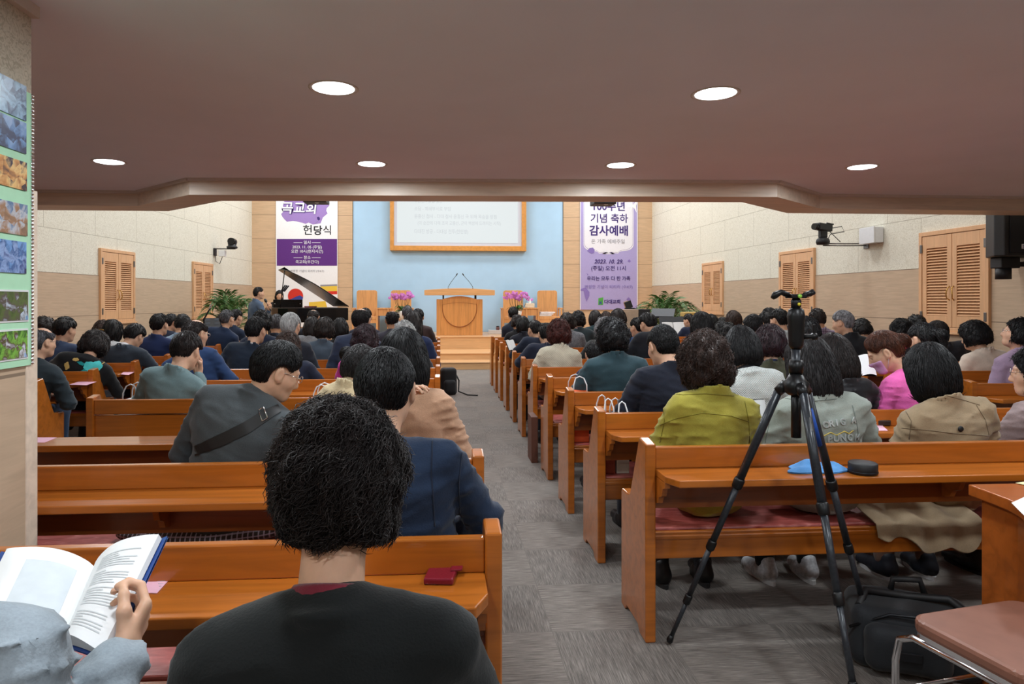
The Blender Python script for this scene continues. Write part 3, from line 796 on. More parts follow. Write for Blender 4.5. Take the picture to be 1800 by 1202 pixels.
# the wall beside us on the left, ending in a corner
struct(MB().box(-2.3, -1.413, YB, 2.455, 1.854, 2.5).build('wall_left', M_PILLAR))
struct(MB().box(-2.3, -1.402, YB, 2.462, 0, 1.854).build('wall_left', M_WAINSCOT))
struct(MB().box(-1.47, -1.398, 2.400, 2.467, 0, 1.862, b=.004).build('trim_3', M_BEAM))
struct(MB().box(-7.2, -1.9, 2.33, 2.43, 0, 2.5).build('wall_left', M_WAINSCOT))
struct(MB().box(-2.3, -1.392, YB, 2.38, 0, .33).build('baseboard_left', M_WAINSCOT))
struct(MB().box(-1.413, -1.388, YB, 2.46, 2.46, 2.502).build('trim_4', M_TRIM))

# platform and steps
struct(MB().prism([(-5.6, 15.35), (6.6, 15.35), (6.6, YF), (-5.6, YF)], 0.0, .292).build('floor', M_STAGE))
struct(MB().box(-.60, 1.35, 14.62, 15.35, 0, .153).build('floor', M_STAGE))
struct(MB().box(-2.55, 6.6, 16.72, YF, .292, .594).build('floor', M_STAGE))
for (y0, z0, xa, xb) in ((14.60, .143, -.61, 1.36), (15.33, .282, -5.6, 6.6), (16.70, .584, -2.56, 6.6)):
    struct(MB().box(xa, xb, y0, y0 + .05, z0, z0 + .014).build('trim_5', M_LIGHTWOOD))

# downlights in the low ceiling, and the panels high in the hall
def emit(name, col, s):
    m, nt, p = mk(name); p.inputs['Emission Color'].default_value = (*col, 1); p.inputs['Emission Strength'].default_value = s
    p.inputs['Base Color'].default_value = (.8, .8, .8, 1); return m
M_LAMP = emit('lit_diffuser', (.93, .96, 1), 6.0)
PLACE = {(-2.42, 5.15): 'leftmost of the four in the front row', (-.51, 5.09): 'second from left in the front row', (1.35, 5.0): 'third from left in the front row', (3.2, 4.93): 'rightmost of the four in the front row',
         (-.51, 3.29): 'the large left one nearest the camera', (1.35, 3.24): 'the large right one nearest the camera'}
for (x, y) in DOWNLIGHTS:
    pl = PLACE.get((x, y))
    if not pl: continue                                              # the lamps behind the camera are not seen
    d = thing('ceiling_downlight', 'round white downlight in the low ceiling, ' + pl, 'ceiling light', (x, y, 2.5), 0, 'downlights in the low ceiling')
    MB().lathe([(.100, -.001), (.112, -.004), (.118, -.003), (.118, .0), (.098, .0)], 40).build('trim_ring', M_TRIM, d)
    MB().lathe([(.0001, -.012), (.06, -.011), (.098, -.003), (.098, .0)], 40).build('diffuser', M_LAMP, d)
for i, (x, y) in enumerate(HALL_LAMPS):
    struct(MB().box(x - .62, x + .62, y - .32, y + .32, 5.755, 5.80).build('ceiling', M_WHITE))

# louvred shutters on the side walls
def shutter(side, y0, y1, z0, z1, label, idx):
    a, b = (RW0, RW1) if side > 0 else (LW0, LW1)
    xa, xb = wall_x(a, b, y0), wall_x(a, b, y1)
    A, B = Vector((xa, y0, 0)), Vector((xb, y1, 0)); ex = (B - A); w = ex.length; ex.normalize()
    nrm = Vector((0, 0, 1)).cross(ex) * (1 if side > 0 else -1)
    if nrm.x * side > 0: nrm = -nrm
    root = thing('window_shutter', label, 'shutter', A + nrm * .0, 0, 'louvred wooden shutters on the side walls')
    M = frame(ex, nrm, Vector((0, 0, 1)))                            # local x along wall, y into the room
    m = MB(); fw_ = .055
    m.box(0, w, .0, .05, z1 - fw_, z1, M, .004); m.box(0, w, .0, .05, z0, z0 + fw_, M, .004); m.box(0, fw_, .0, .05, z0 + fw_, z1 - fw_, M, .004); m.box(w - fw_, w, .0, .05, z0 + fw_, z1 - fw_, M, .004)
    m.box(-.03, w + .03, .0, .07, z0 - .03, z0, M, .004)
    m.build('frame', M_SHUTTER, root)
    dw = (w - 2 * fw_) / 2
    for k in (0, 1):
        x0 = fw_ + k * dw + .004; x1 = x0 + dw - .008; st = .075; h0, h1 = z0 + fw_ + .005, z1 - fw_ - .005
        m = MB(); m.box(x0, x0 + st, .005, .042, h0, h1, M, .003); m.box(x1 - st, x1, .005, .042, h0, h1, M, .003)
        m.box(x0 + st, x1 - st, .005, .042, h0, h0 + .14, M); m.box(x0 + st, x1 - st, .005, .042, h1 - .16, h1, M)
        door = m.build('door', M_SHUTTER, root)
        m = MB(); n = 24; zz0, zz1 = h0 + .14, h1 - .16; stp = (zz1 - zz0) / n
        for i in range(n):
            zc = zz0 + (i + .5) * stp
            P = M @ Matrix.Translation((0, .024, zc)) @ Matrix.Rotation(-.72, 4, 'X')
            m.box(x0 + st, x1 - st, -.021, .021, -.0035, .0035, P)
        m.build('louvre', M_SHUTTER, door)
        hx = x1 - .03 if k == 0 else x0 + .03; hz = z0 + .40
        m = MB(); m.tube([M @ Vector((hx, .042, hz)), M @ Vector((hx + (.012 if k else -.012), .075, hz + .03)), M @ Vector((hx + (.018 if k else -.018), .08, hz + .09)), M @ Vector((hx, .07, hz + .15)), M @ Vector((hx, .042, hz + .18))], .007, 8)
        m.build('handle', M_BRASS, door)
        for zc in (z0 + .20, z1 - .22):
            hx = fw_ - .01 if k == 0 else w - fw_ + .01
            MB().box(hx - .02, hx + .02, .040, .056, zc - .055, zc + .055, M, .004).build('hinge', M_STEEL, door)
    MB().box(fw_, w - fw_, -.02, .004, z0 + fw_, z1 - fw_, M).build('backing', M_PEWDARK, root)
SH = [(-1, 12.05, 13.17, 1.10, 2.39, 'nearer louvred shutter on the left wall'), (-1, 15.65, 16.72, 1.10, 2.37, 'farther louvred shutter on the left wall beside the palm')]
SH += [(1, 7.50, 8.63, 1.09, 2.39, 'large louvred shutter on the right wall beside the black loudspeaker'), (1, 11.10, 12.24, 1.13, 2.39, 'middle louvred shutter on the right wall behind the tripod head'),
       (1, 14.66, 15.78, 1.20, 2.375, 'farthest louvred shutter on the right wall near the palm')]
for i, s in enumerate(SH): shutter(*s, i)

# ------------------------------------------------------------------ pews
M_CUSH = None
def cushion_mat():
    m, nt, p = mk('cushion_red')
    n = nd(nt, 'ShaderNodeTexNoise', Scale=3.0, Detail=6.0, Distortion=1.2); nt.links.new(mapped(nt, (3, 9, 9), (0, 0, .7)), n.inputs['Vector'])
    nt.links.new(ramp(nt, n.outputs[0], [(.3, lin(140, 58, 54)), (.55, lin(176, 88, 82)), (.75, lin(206, 134, 128))]), p.inputs['Base Color'])
    p.inputs['Roughness'].default_value = .32; bump(nt, p, n.outputs[0], .15, .004); return m
M_CUSH = cushion_mat()
PROF = [(0.0, .0), (.0, .86), (.095, .872), (.105, .86), (.235, .60), (.25, .575), (.30, .568), (.385, .566), (.395, .55), (.395, .0), (.33, .0), (.30, .028), (.12, .028), (.09, .0)]
def pew(x0, x1, y, label, ends=(True, True), shelf=True, sx0=None, group='orange varnished pews'):
    """x0..x1 span; y is the rear face; people in it look towards +y"""
    root = thing('church_pew', label, 'pew', ((x0 + x1) / 2, y, 0), 0, group)
    h = (x1 - x0) / 2; e0, e1 = (-h + (.046 if ends[0] else 0)), (h - (.046 if ends[1] else 0))
    for s, on in ((-1, ends[0]), (1, ends[1])):
        if on:
            xa = -h if s < 0 else h - .046
            MB().prism(PROF, xa, xa + .046, 'X', b=.006).build('end_panel', M_PEW, root)
    MB().box(e0, e1, .010, .045, .752, .845, b=.005).build('backrest', M_PEW, root)
    if shelf:
        MB().box(e0, e1, .028, .05, .575, .755).build('back_panel', M_PEWDARK, root)
        s0 = e0 if sx0 is None else sx0 - (x0 + x1) / 2
        MB().prism([(s0, .03), (s0, -.12), (s0 + .035, -.195), (e1 - .035, -.195), (e1, -.12), (e1, .03)], .722, .752, 'Z', b=.004).build('book_shelf', M_PEW, root)
        n = max(2, int((x1 - x0) / 1.1) + 1)
        for i in range(n):
            xc = s0 + .012 + (e1 - s0 - .024) * i / (n - 1)
            MB().prism([(.028, .722), (-.115, .722), (-.115, .700), (-.085, .690), (-.07, .655), (-.035, .640), (-.02, .612), (.028, .600)], xc - .011, xc + .011, 'X').build('bracket', M_PEW, root)
    else:
        MB().box(e0, e1, .022, .048, .40, .745, b=.004).build('back_panel', M_PEW, root)
    MB().box(e0, e1, .055, .08, .342, .460, b=.004).build('rear_rail', M_PEW, root)
    MB().box(e0, e1, .05, .46, .425, .447, b=.006).build('seat', M_PEW, root)
    MB().box(e0, e1, .42, .445, .36, .425).build('front_rail', M_PEW, root)
    MB().box(e0 + .02, e1 - .02, .085, .445, .447, .468, b=.008).build('cushion', M_CUSH, root)
    return root
ORD = ['first', 'second', 'third', 'fourth', 'fifth', 'sixth', 'seventh', 'eighth', 'ninth', 'tenth', 'eleventh', 'twelfth']
R_ROWS = [2.87 + .89 * i for i in range(11)]
L_ROWS = [1.80, 2.70, 4.50, 5.55, 6.45, 7.40, 8.35, 9.40, 10.40, 11.32]
LS_ROWS = [5.48, 6.34, 7.18, 8.02, 8.9, 9.8, 10.7]
RS_ROWS = [4.90, 5.80, 6.70, 7.60, 8.50, 9.40, 10.3]
for i, y in enumerate(R_ROWS):
    pew(.885, 3.65 if i < 5 else 4.03 if i == 5 else 4.55, y, 'orange varnished pew right of the aisle, %s row counted from the tripod' % ORD[i] if i else 'orange varnished pew directly behind the black tripod, right of the aisle')
LL = ['orange pew in the left foreground with maroon wallet on its shelf', 'empty-backed orange pew second from the front left edge', 'orange pew without book shelf, behind the man with the chest strap']
for i, y in enumerate(L_ROWS):
    x0, x1 = ((-1.385, .165) if i == 0 else (-2.3, .175) if i == 1 else (-2.26, .0))
    pew(x0, x1, y, LL[i] if i < 3 else 'orange varnished pew left of the aisle, %s row from the camera' % ORD[i], (i != 0, True), shelf=(i != 2), sx0=None)
for i, y in enumerate(LS_ROWS): pew(-5.45, -3.12, y, 'short orange pew against the left wall, %s from the camera' % ORD[i], (False, True))
for i, y in enumerate(RS_ROWS): pew(4.06 if i < 4 else 4.75, 6.1, y, 'short orange pew against the right wall, %s from the camera' % ORD[i], (True, False))
# the desk front standing before the second pew on the left
root = thing('pew_front_desk', 'long orange desk ledge in front of the second left pew', 'desk', (-1.0, 3.70, 0))
MB().box(-1.3, .55, -.16, .06, .722, .755, b=.004).build('top', M_PEW, root)
MB().box(-1.26, .5, .0, .03, .10, .722).build('front_panel', M_PEWDARK, root)
for s in (-1.28, .52): MB().box(s - .02, s + .02, -.12, .05, 0, .722, b=.004).build('end_panel', M_PEW, root)
# ------------------------------------------------------------------ front of the hall
def bxz(u, v, y): p = U(u, v, y=y); return p.x, p.z
def flat(pts, y, d=.002):
    """thin plate in the x-z plane from photo outline points, at depth y"""
    q = [bxz(u, v, y) for u, v in pts]; return MB().prism(q, y, y + d, 'Y')
def ink(name, rgb): return plain('ink_' + name, rgb, .7, var=.02, spec=.2)
I_WHITE, I_PURPLE, I_DKPURP, I_BLACK, I_GREY, I_LAV, I_LAVW, I_RED, I_BLUE, I_YEL, I_GREEN = (ink('white', (244, 244, 246)), ink('purple', (98, 52, 130)), ink('deep_violet', (70, 52, 118)),
    ink('black', (34, 34, 40)), ink('grey', (150, 148, 156)), ink('lavender', (172, 162, 212)), ink('pale_lilac', (232, 232, 240)), ink('red', (214, 60, 48)), ink('blue', (62, 74, 150)), ink('yellow', (238, 200, 76)), ink('green', (84, 168, 74)))
I_SPL = ink('splash_violet', (160, 132, 196)); I_MID = ink('mid_violet', (136, 118, 186))
YB_ = 19.44
# left banner
x0, z1 = bxz(485, 353, YB_); x1, _ = bxz(593.5, 353, YB_)
bl = thing('hanging_banner', 'white and purple banner on the left of the stage behind the grand piano', 'banner', ((x0 + x1) / 2, YB_, .8), 0, 'tall banners hung on the front wall')
def put(o, root): o.parent = root; o.matrix_parent_inverse = Matrix.Translation(-root.location); return o
def wrapz(x, z): return .012 * math.sin(x * 7) * math.cos(z * 1.3)
m = MB(); m.box(x0, x1, YB_, YB_ + .004, .75, 5.3); o = put(m.build('cloth', I_WHITE), bl)
def letter(body, u, v, h, mat, root, y=YB_ - .003, **kw):
    """h is the letter height in photo pixels"""
    x, z = bxz(u, v, y); size = h * y / FPX / .95
    return put(lettering(body, size, mat, None, (x, y, z - size * .36), **kw), root)
rs = random.Random(4)
pts = []
for k in range(40):
    a = 2 * math.pi * k / 40; r = 1 + .13 * rs.uniform(-1, 1) + .06 * math.sin(3 * a)
    pts.append((537 + 40 * r * math.cos(a), 366 + 29 * r * math.sin(a)))
put(flat(pts, YB_ - .002).build('splash', I_SPL), bl)
letter('곡교회', 526, 366, 21, I_DKPURP, bl, YB_ - .004, shear=.12, offset=.03)
letter('곡교회', 525.5, 365.4, 21, I_WHITE, bl, YB_ - .007, shear=.12, offset=.012)
put(flat([(557, 382), (559.5, 380.5), (562, 382.5), (562.5, 386), (560, 387.5), (558, 386)], YB_ - .003).build('flower', I_DKPURP), bl)
m = MB(); a, b = U(559.5, 387, y=YB_ - .003), U(553, 393, y=YB_ - .003); m.tube([a, (a + b) / 2 + Vector((.01, 0, -.01)), b], .004, 5); put(m.build('stem', I_GREY), bl)
letter('헌', 541, 404.2, 18, I_BLACK, bl, offset=.005); letter('당', 558.5, 405, 16.5, I_BLACK, bl, offset=.012); letter('식', 575.5, 404.5, 17, I_BLACK, bl, offset=.002)
put(flat([(486.5, 420), (592.5, 420), (592.5, 467), (486.5, 467)], YB_ - .002).build('colour_field', I_PURPLE), bl)
for t, v, h in (('일시', 426, 6.4), ('2023. 11. 05 (주일)', 434, 6.2), ('오전 10시(현지시간)', 441.6, 6.2), ('장소', 452.6, 6.4), ('곡교회(우간다)', 460.2, 6.2)): letter(t, 540, v, h, I_WHITE, bl, YB_ - .005, offset=.002)
for v in (426.5, 452.8):
    for u0, u1 in ((516, 531.5), (548, 563.5)): put(flat([(u0, v - .35), (u1, v - .35), (u1, v + .35), (u0, v + .35)], YB_ - .004).build('rule', I_LAVW), bl)
letter('영원한 기념이 되리라 (수4:7)', 540, 476.2, 4.6, I_GREY, bl)
c = [(519.5 + 13.5 * math.cos(q), 520.5 + 13.5 * math.sin(q)) for q in np.linspace(0, 2 * math.pi, 40)[:-1]]
put(flat(c, YB_ - .002).build('flag_disc', I_RED), bl)
c = [(519.5 + 13.5 * math.cos(q), 520.5 + 13.5 * math.sin(q)) for q in np.linspace(.15, math.pi - .5, 20)] + [(513, 525), (521, 521), (527, 519)]
put(flat(c, YB_ - .004).build('flag_disc_lower', I_BLUE), bl)
for k in range(3):
    put(flat([(491 + 3.6 * k, 514 - 1 * k), (493.2 + 3.6 * k, 515 - k), (502.6 + 3 * k, 501.5 + .6 * k), (500.6 + 3 * k, 500.2 + .6 * k)], YB_ - .003).build('flag_bar', I_BLACK), bl)
for nm, q, mt in (('stripe', [(563, 503.5), (592.8, 502.5), (592.8, 511.5), (563, 512)], I_YEL), ('stripe', [(575, 512), (592.8, 511.5), (592.8, 517), (575, 517.5)], I_RED), ('stripe', [(563, 500.5), (592.8, 499.5), (592.8, 502.5), (563, 503.5)], I_GREY), ('stripe', [(543, 531), (572, 529), (575, 540), (543, 540)], I_YEL)):
    put(flat(q, YB_ - .003).build(nm, mt), bl)
# right banner
x0, _ = bxz(1019.5, 353, YB_); x1, zb = bxz(1121, 544, YB_)
br = thing('hanging_banner', 'lavender banner with a white scalloped panel on the right of the stage', 'banner', ((x0 + x1) / 2, YB_, zb), 0, 'tall banners hung on the front wall')
m = MB(); m.box(x0, x1, YB_, YB_ + .004, zb, 5.3); put(m.build('cloth', I_LAV), br)
for ua, ub in ((1019.5, 1020.6), (1119.8, 1121)):
    xa, _z = bxz(ua, 353, YB_); xb, _z = bxz(ub, 353, YB_); put(MB().box(xa, xb, YB_ - .004, YB_ + .006, zb - .004, 5.3).build('hem', I_WHITE), br)
def scallop(g):
    b = [(1027.5 - g, 330), (1027.5 - g, 428 + g)]
    b += [(1027.5 - g + 15 * (1 - math.cos(q)), 428 + g + 11 * math.sin(q)) for q in np.linspace(.2, 1.57, 6)]
    b += [(1044 + 9 * math.sin(q), 444.5 + g - 5 * math.cos(q)) for q in np.linspace(.1, 1.4, 5)]
    b += [(1056 + 5 * k, 444 + g - 1.2 * math.sin(k * 1.05)) for k in range(1, 6)]
    lft = b; rt = [(2139.5 - u, v) for u, v in lft][::-1]
    return lft + rt
put(flat(scallop(1.6), YB_ - .002).build('panel_edge', I_WHITE), br); put(flat(scallop(.5), YB_ - .0035).build('panel_line', I_MID), br); put(flat(scallop(0), YB_ - .005).build('panel', I_LAVW), br)
for t, u, v, h, mt, kw in (('100주년', 1070, 362.5, 17.5, I_DKPURP, dict(offset=.012)), ('기념 축하', 1071, 383.8, 16.5, I_DKPURP, dict(offset=.008)), ('감사예배', 1070.5, 405.5, 18.5, I_DKPURP, dict(offset=.016)),
                          ('온 가족 예배주일', 1069, 424.3, 8.4, I_GREY, dict(offset=.002)), ('2023. 10. 29.', 1070, 459.4, 9.6, I_DKPURP, dict(offset=.012, shear=.25)), ('(주일) 오전 11시', 1070, 471.4, 9.0, I_DKPURP, dict(offset=.006)),
                          ('우리는 모두 다 한 가족', 1070, 489.4, 8.0, I_DKPURP, dict(offset=.008)), ('영원한 기념이 되리라 (수4:7)', 1070, 504, 7.0, I_MID, dict(offset=-.002)), ('다대교회', 1076.5, 530.2, 7.8, I_DKPURP, dict(offset=.016))):
    letter(t, u, v, h, mt, br, YB_ - .008, **kw)
put(flat([(1052, 524), (1060.5, 522.5), (1060, 536), (1051.5, 536)], YB_ - .004).build('logo', I_GREEN), br)
put(flat([(1053.5, 528), (1055.5, 531), (1057.5, 527), (1057, 532), (1058.5, 535.5), (1055.5, 533.5), (1053, 535.5), (1054, 531.5)], YB_ - .007).build('logo_figure', I_BLUE), br)
for q in ([(1032, 441), (1036, 436), (1042, 435), (1045.5, 439), (1044, 444.5), (1040, 446)], [(1103, 459), (1106, 455.5), (1109, 459), (1107, 461)], [(1031, 480), (1034, 482), (1033, 484)], [(1020.6, 508), (1029, 505), (1036, 513), (1036, 520), (1031, 530), (1028, 521), (1026, 511), (1020.6, 511)], [(1101, 526), (1105, 522.5), (1109, 526), (1105, 530)]):
    put(flat(q, YB_ - .007).build('petal', I_MID), br)
put(flat([(1104, 358), (1110, 355), (1113, 361), (1117, 354), (1120, 356), (1118, 362), (1119, 374), (1115, 366), (1112, 364), (1106, 374), (1109, 364), (1103, 364)], YB_ - .011).build('bow', I_WHITE), br)

# projection screen
M_FRAME = wood('screen_frame_wood', (218, 152, 74), .85, (8, 8, 8), .4, .1)
M_SCREEN = emit('projected_image', (.90, .97, .98), .86); M_SCRGREY = plain('screen_border', (206, 210, 222), .7, var=.01); M_FAINT = emit('projected_grey', (.68, .73, .76), .86)
ys = 19.38
xa, zb = bxz(685.5, 440, ys); xb, _ = bxz(925, 440, ys); xi0, zi = bxz(692.5, 431.5, ys); xi1, _ = bxz(917, 431.5, ys)
scr = thing('projection_screen', 'wood-framed projection screen with faint text on the blue wall', 'screen', ((xa + xb) / 2, ys, zb))
m = MB(); m.box(xa, xi0, ys - .03, YF + .02, zb, 5.2, b=.006); m.box(xi1, xb, ys - .03, YF + .02, zb, 5.2, b=.006); m.box(xi0, xi1, ys - .03, YF + .02, zb, zi, b=.006); m.box(xi0, xi1, ys - .03, YF + .02, 5.1, 5.2, b=.006)
put(m.build('frame', M_FRAME), scr); put(MB().box(xi0, xi1, ys + .01, ys + .03, zi, 5.1).build('border', M_SCRGREY), scr)
xp0, zp = bxz(698, 426, ys); xp1, _ = bxz(910.5, 426, ys); put(MB().box(xp0, xp1, ys + .004, ys + .02, zp, 5.0).build('picture', M_SCREEN), scr)
for t, u0, u1, v, h in (('부산진 - 정발 장군', 728, 778, 353, 6), ('소담 - 폐쇄부서로 부임', 728, 792, 366.6, 6.2), ('윤흥신 첨사 - 다대 첨사 윤흥신 국 위해 목숨을 받침', 728, 873, 380, 6.2), ('(이 순간에 다해 조국 교충신, 군이 백성에 드려지는 시작)', 734, 880, 391.6, 6), ('다대진 방공 - 다대성 전투(한민병)', 728, 823, 406.6, 6.6)):
    size = h * ys / FPX / .78; me = text_mesh(t, size, 'LEFT'); w = max((v_.co.x for v_ in me.vertices), default=1); X0, Z0 = bxz(u0, v, ys); X1, _ = bxz(u1, v, ys); s = (X1 - X0) / w
    for v_ in me.vertices: v_.co.x *= s
    me.materials.clear(); me.materials.append(M_FAINT); put(link('lettering', me, None, (X0, ys + .002, Z0 - size * .36), (math.pi / 2, 0, 0)), scr)

for m_ in (M_SCREEN, M_FAINT): m_.node_tree.nodes['Principled BSDF'].inputs['Base Color'].default_value = (.05, .05, .05, 1)
# pulpit
ST = .594
px_ = .497; pl = thing('pulpit', 'broad pale oak pulpit with a carved shield front at centre stage', 'pulpit', (px_, 17.5, ST))
hw = .595; topz = 1.06
arch = [(-hw, 0), (hw, 0), (hw, .93)] + [(.42, .93)] + [(.42 - .84 * k / 14, .94 + .075 * math.sin(math.pi * k / 14)) for k in range(15)] + [(-.42, .93), (-hw, .93)]
MB().prism(arch, 0, .55, 'Y', b=.004).build('body', M_PULPIT, pl)
shield = [(-.435, .93)] + [(-.435 + .87 * k / 14, .935 + .078 * math.sin(math.pi * k / 14)) for k in range(15)] + [(.435 * math.cos(q), .70 - .475 * math.sin(q)) for q in np.linspace(0, math.pi, 30)]
MB().prism(shield, -.022, .0, 'Y', b=.005).build('shield', M_PULPIT, pl)
path = [Vector((.44 * math.cos(q), -.022, .70 - .48 * math.sin(q))) for q in np.linspace(-.25, math.pi + .25, 44)]
m = MB(); m.tube(path, .007, 6); m.tube([Vector((-.42 + .84 * k / 20, -.022, .80 + .045 * math.sin(math.pi * k / 20))) for k in range(21)], .003, 5); m.build('shield_moulding', M_PEWDARK, pl)
for s in (-.42, .42): MB().box(s - .02, s + .02, .08, .40, .90, 1.05).build('riser', M_MATTE, pl)
tp = [(-.905, 1.035), (.905, 1.035), (.905, 1.165)] + [(.905 - 1.81 * k / 16, 1.165 + .05 * math.sin(math.pi * k / 16)) for k in range(1, 16)] + [(-.905, 1.165)]
MB().prism(tp, -.12, .62, 'Y', b=.006).build('desk_top', M_PULPTOP, pl)
for s, xm, xt in ((-1, 788, 803.5), (1, 831, 813.5)):
    a = U(xm, 503.5, y=17.6); b = U(xt, 481.5, y=17.6)
    mic = thing('gooseneck_microphone', 'thin gooseneck microphone on the %s of the pulpit top' % ('left' if s < 0 else 'right'), 'microphone', a, 0, 'pulpit microphones')
    a.z = ST + 1.185; mic.location = a; d = b - a
    MB().lathe([(.0, .0), (.022, .0), (.02, .03), (.006, .035)], 14).build('base', M_MATTE, mic)
    MB().tube([Vector((0, 0, .02)), Vector((0, 0, .07)), d * .35 + Vector((0, 0, .06)), d * .9], .006, 8).build('gooseneck', M_MATTE, mic)
    MB().tube([d * .9, d * .97, d * 1.04], [.012, .016, .012], 10).build('capsule', M_MATTE, mic)

# high backed chairs, side tables
def stage_chair(x, label):
    r = thing('high_back_chair', label, 'chair', (x, 19.0, ST), 0, 'oak chairs on the stage')
    h = .285; z0, z1 = .42, 1.19; rr = .07
    q = [(-h, z0), (h, z0), (h, z1 - rr)] + [(h - rr + rr * math.cos(a), z1 - rr + rr * math.sin(a)) for a in np.linspace(.2, 1.57, 5)] + [(-h + rr - rr * math.cos(a), z1 - rr + rr * math.sin(a)) for a in np.linspace(1.57, .2, 5)] + [(-h, z1 - rr)]
    MB().prism(q, .20, .25, 'Y', b=.006).build('backrest', M_CHAIRWOOD, r)
    MB().box(-.30, .30, -.28, .22, .38, .46, b=.01).build('seat', M_CHAIRWOOD, r)
    for s in (-1, 1):
        MB().box(s * .335 - .035, s * .335 + .035, -.30, .25, .66, .70, b=.008).build('armrest', M_CHAIRWOOD, r)
        for y in (-.27, .21): MB().box(s * .325 - .025, s * .325 + .025, y - .03, y + .03, 0, .66, b=.004).build('leg', M_CHAIRWOOD, r)
    MB().box(-.30, .30, -.27, -.25, .28, .38).build('apron', M_CHAIRWOOD, r)
    return r
def stage_table(x, w, label):
    r = thing('side_table', label, 'table', (x, 19.0, ST), 0, 'side tables between the stage chairs')
    MB().box(-w / 2, w / 2, -.28, .25, .66, .70, b=.005).build('top', M_CHAIRWOOD, r); MB().box(-w / 2 + .01, w / 2 - .01, -.26, -.24, .48, .66).build('front_panel', M_CHAIRWOOD, r)
    for s in (-1, 1): MB().box(s * (w / 2 - .03) - .02, s * (w / 2 - .03) + .02, -.25, .22, 0, .66).build('side_panel', M_CHAIRWOOD, r)
def ux(u, y): return U(u, 530, y=y).x
stage_chair(ux(645, 19.2), 'tall oak chair left of the pulpit, next to the grand piano'); stage_chair(ux(705, 19.2), 'tall oak chair behind the left orchids')
stage_chair(ux(902, 19.2), 'tall oak chair behind the right orchids'); stage_chair(ux(962, 19.2), 'tall oak chair with folded towels on its seat')
stage_table(ux(674, 18.8), .40, 'small oak table between the two left stage chairs'); stage_table(ux(932, 18.8), .40, 'small oak table under the tissue box')
t = thing('tissue_box', 'pale tissue box with a tissue pulled up on the right stage table', 'tissue box', (ux(932.5, 18.8), 18.95, ST + .70))
MB().box(-.125, .125, -.07, .07, 0, .125, b=.008).build('carton', plain('tissue_carton', (228, 214, 190), .6), t)
MB().grid(lambda a, b: ((a - .5) * .10 * (1 - b * .6), .03 * math.sin(a * 7) * (1 - b), .12 + .11 * b + .02 * math.sin(a * 9)), 10, 6).build('tissue', M_PAPER, t)
M_TOWEL = fabric('towel_cloth', (226, 222, 224), weave=90)
m = MB()
for k in range(3): m.box(-.26 + .02 * k, .10 + .05 * k, -.14, .14, .0 + .04 * k, .04 + .04 * k, b=.018)
tw = m.build('folded_towel', M_TOWEL, None, (ux(963, 18.8), 18.86, ST + .462)); tag(tw, 'white folded towels on the seat of the rightmost stage chair', 'towel')
# orchids on flower stands
def orchid(u, label, seed, flip):
    x = ux(u, 18.1); rr = random.Random(seed)
    s = thing('flower_stand', 'low oak flower stand under the %s orchids' % ('left' if u < 800 else 'right'), 'flower stand', (x, 18.1, ST), 0, 'orchid stands')
    MB().box(-.17, .17, -.17, .17, .36, .40, b=.005).build('top', M_CHAIRWOOD, s)
    for i in (-1, 1):
        for j in (-1, 1): MB().box(i * .14 - .018, i * .14 + .018, j * .14 - .018, j * .14 + .018, 0, .36).build('leg', M_CHAIRWOOD, s)
    r = thing('potted_orchid', label, 'orchid', (x, 18.1, ST + .40), 0, 'orchid pots flanking the pulpit')
    MB().lathe([(.0, 0), (.10, 0), (.13, .22), (.12, .225), (.105, .20), (.0, .19)], 20).build('pot', M_POT, r)
    m = MB()
    for k in range(16):
        a = rr.uniform(0, 6.28); L = rr.uniform(.16, .30); w = .045; up = rr.uniform(.02, .12)
        dx, dy = math.cos(a), math.sin(a)
        m.grid(lambda p, q: (dx * L * p - dy * w * (q - .5) * 2 * math.sin(math.pi * min(1, p * .85 + .12)), dy * L * p + dx * w * (q - .5) * 2 * math.sin(math.pi * min(1, p * .85 + .12)), .20 + up * math.sin(p * 2.2) * 1.8 - .06 * p * p + .02 * abs(q - .5)), 6, 2)
    m.build('foliage', M_LEAF, r)
    st = MB(); fl = MB()
    for k in range(9):
        a = rr.uniform(0, 6.28); hx = -.20 + .42 * k / 8 + rr.uniform(-.03, .03); hy = rr.uniform(-.12, .1); h = .60 + rr.uniform(-.05, .07) - .25 * hx * hx
        p0 = Vector((hx * .4, hy * .3, .2)); p1 = Vector((hx * .9, hy, .2 + (h - .2) * .6)); p2 = Vector((hx, hy - .02, h)); p3 = Vector((hx * 1.35, hy - .10, h + .02))
        st.tube([p0, p1, p2, p3], .006, 5)
        for j in range(7):
            c = p2.lerp(p3, j / 5) + Vector((rr.uniform(-.06, .06), rr.uniform(-.06, .04), rr.uniform(-.06, .07))); n = Vector((rr.uniform(-.5, .5), -1, rr.uniform(-.2, .4))).normalized()
            e1 = n.orthogonal().normalized(); e2 = n.cross(e1); ph = rr.uniform(0, 6)
            for q in range(5):
                b = ph + q * 1.2566; d = e1 * math.cos(b) + e2 * math.sin(b); w = e1 * -math.sin(b) + e2 * math.cos(b); R_ = rr.uniform(.040, .052)
                fl.add([c, c + d * R_ * .5 + w * R_ * .42 - n * .004, c + d * R_ + n * -.012, c + d * R_ * .5 - w * R_ * .42 - n * .004], [(0, 1, 2, 3)], True)
    st.build('stem', plain('orchid_stem', (96, 92, 60), .6), r); fl.build('blossom', M_ORCHID, r)
orchid(707, 'pink orchids in a white pot left of the pulpit', 5, 1); orchid(909, 'pink orchids in a white pot right of the pulpit', 9, -1)
bx_ = thing('storage_box', 'low white box on the stage floor right of the pulpit', 'box', (ux(870, 18.3), 18.3, ST))
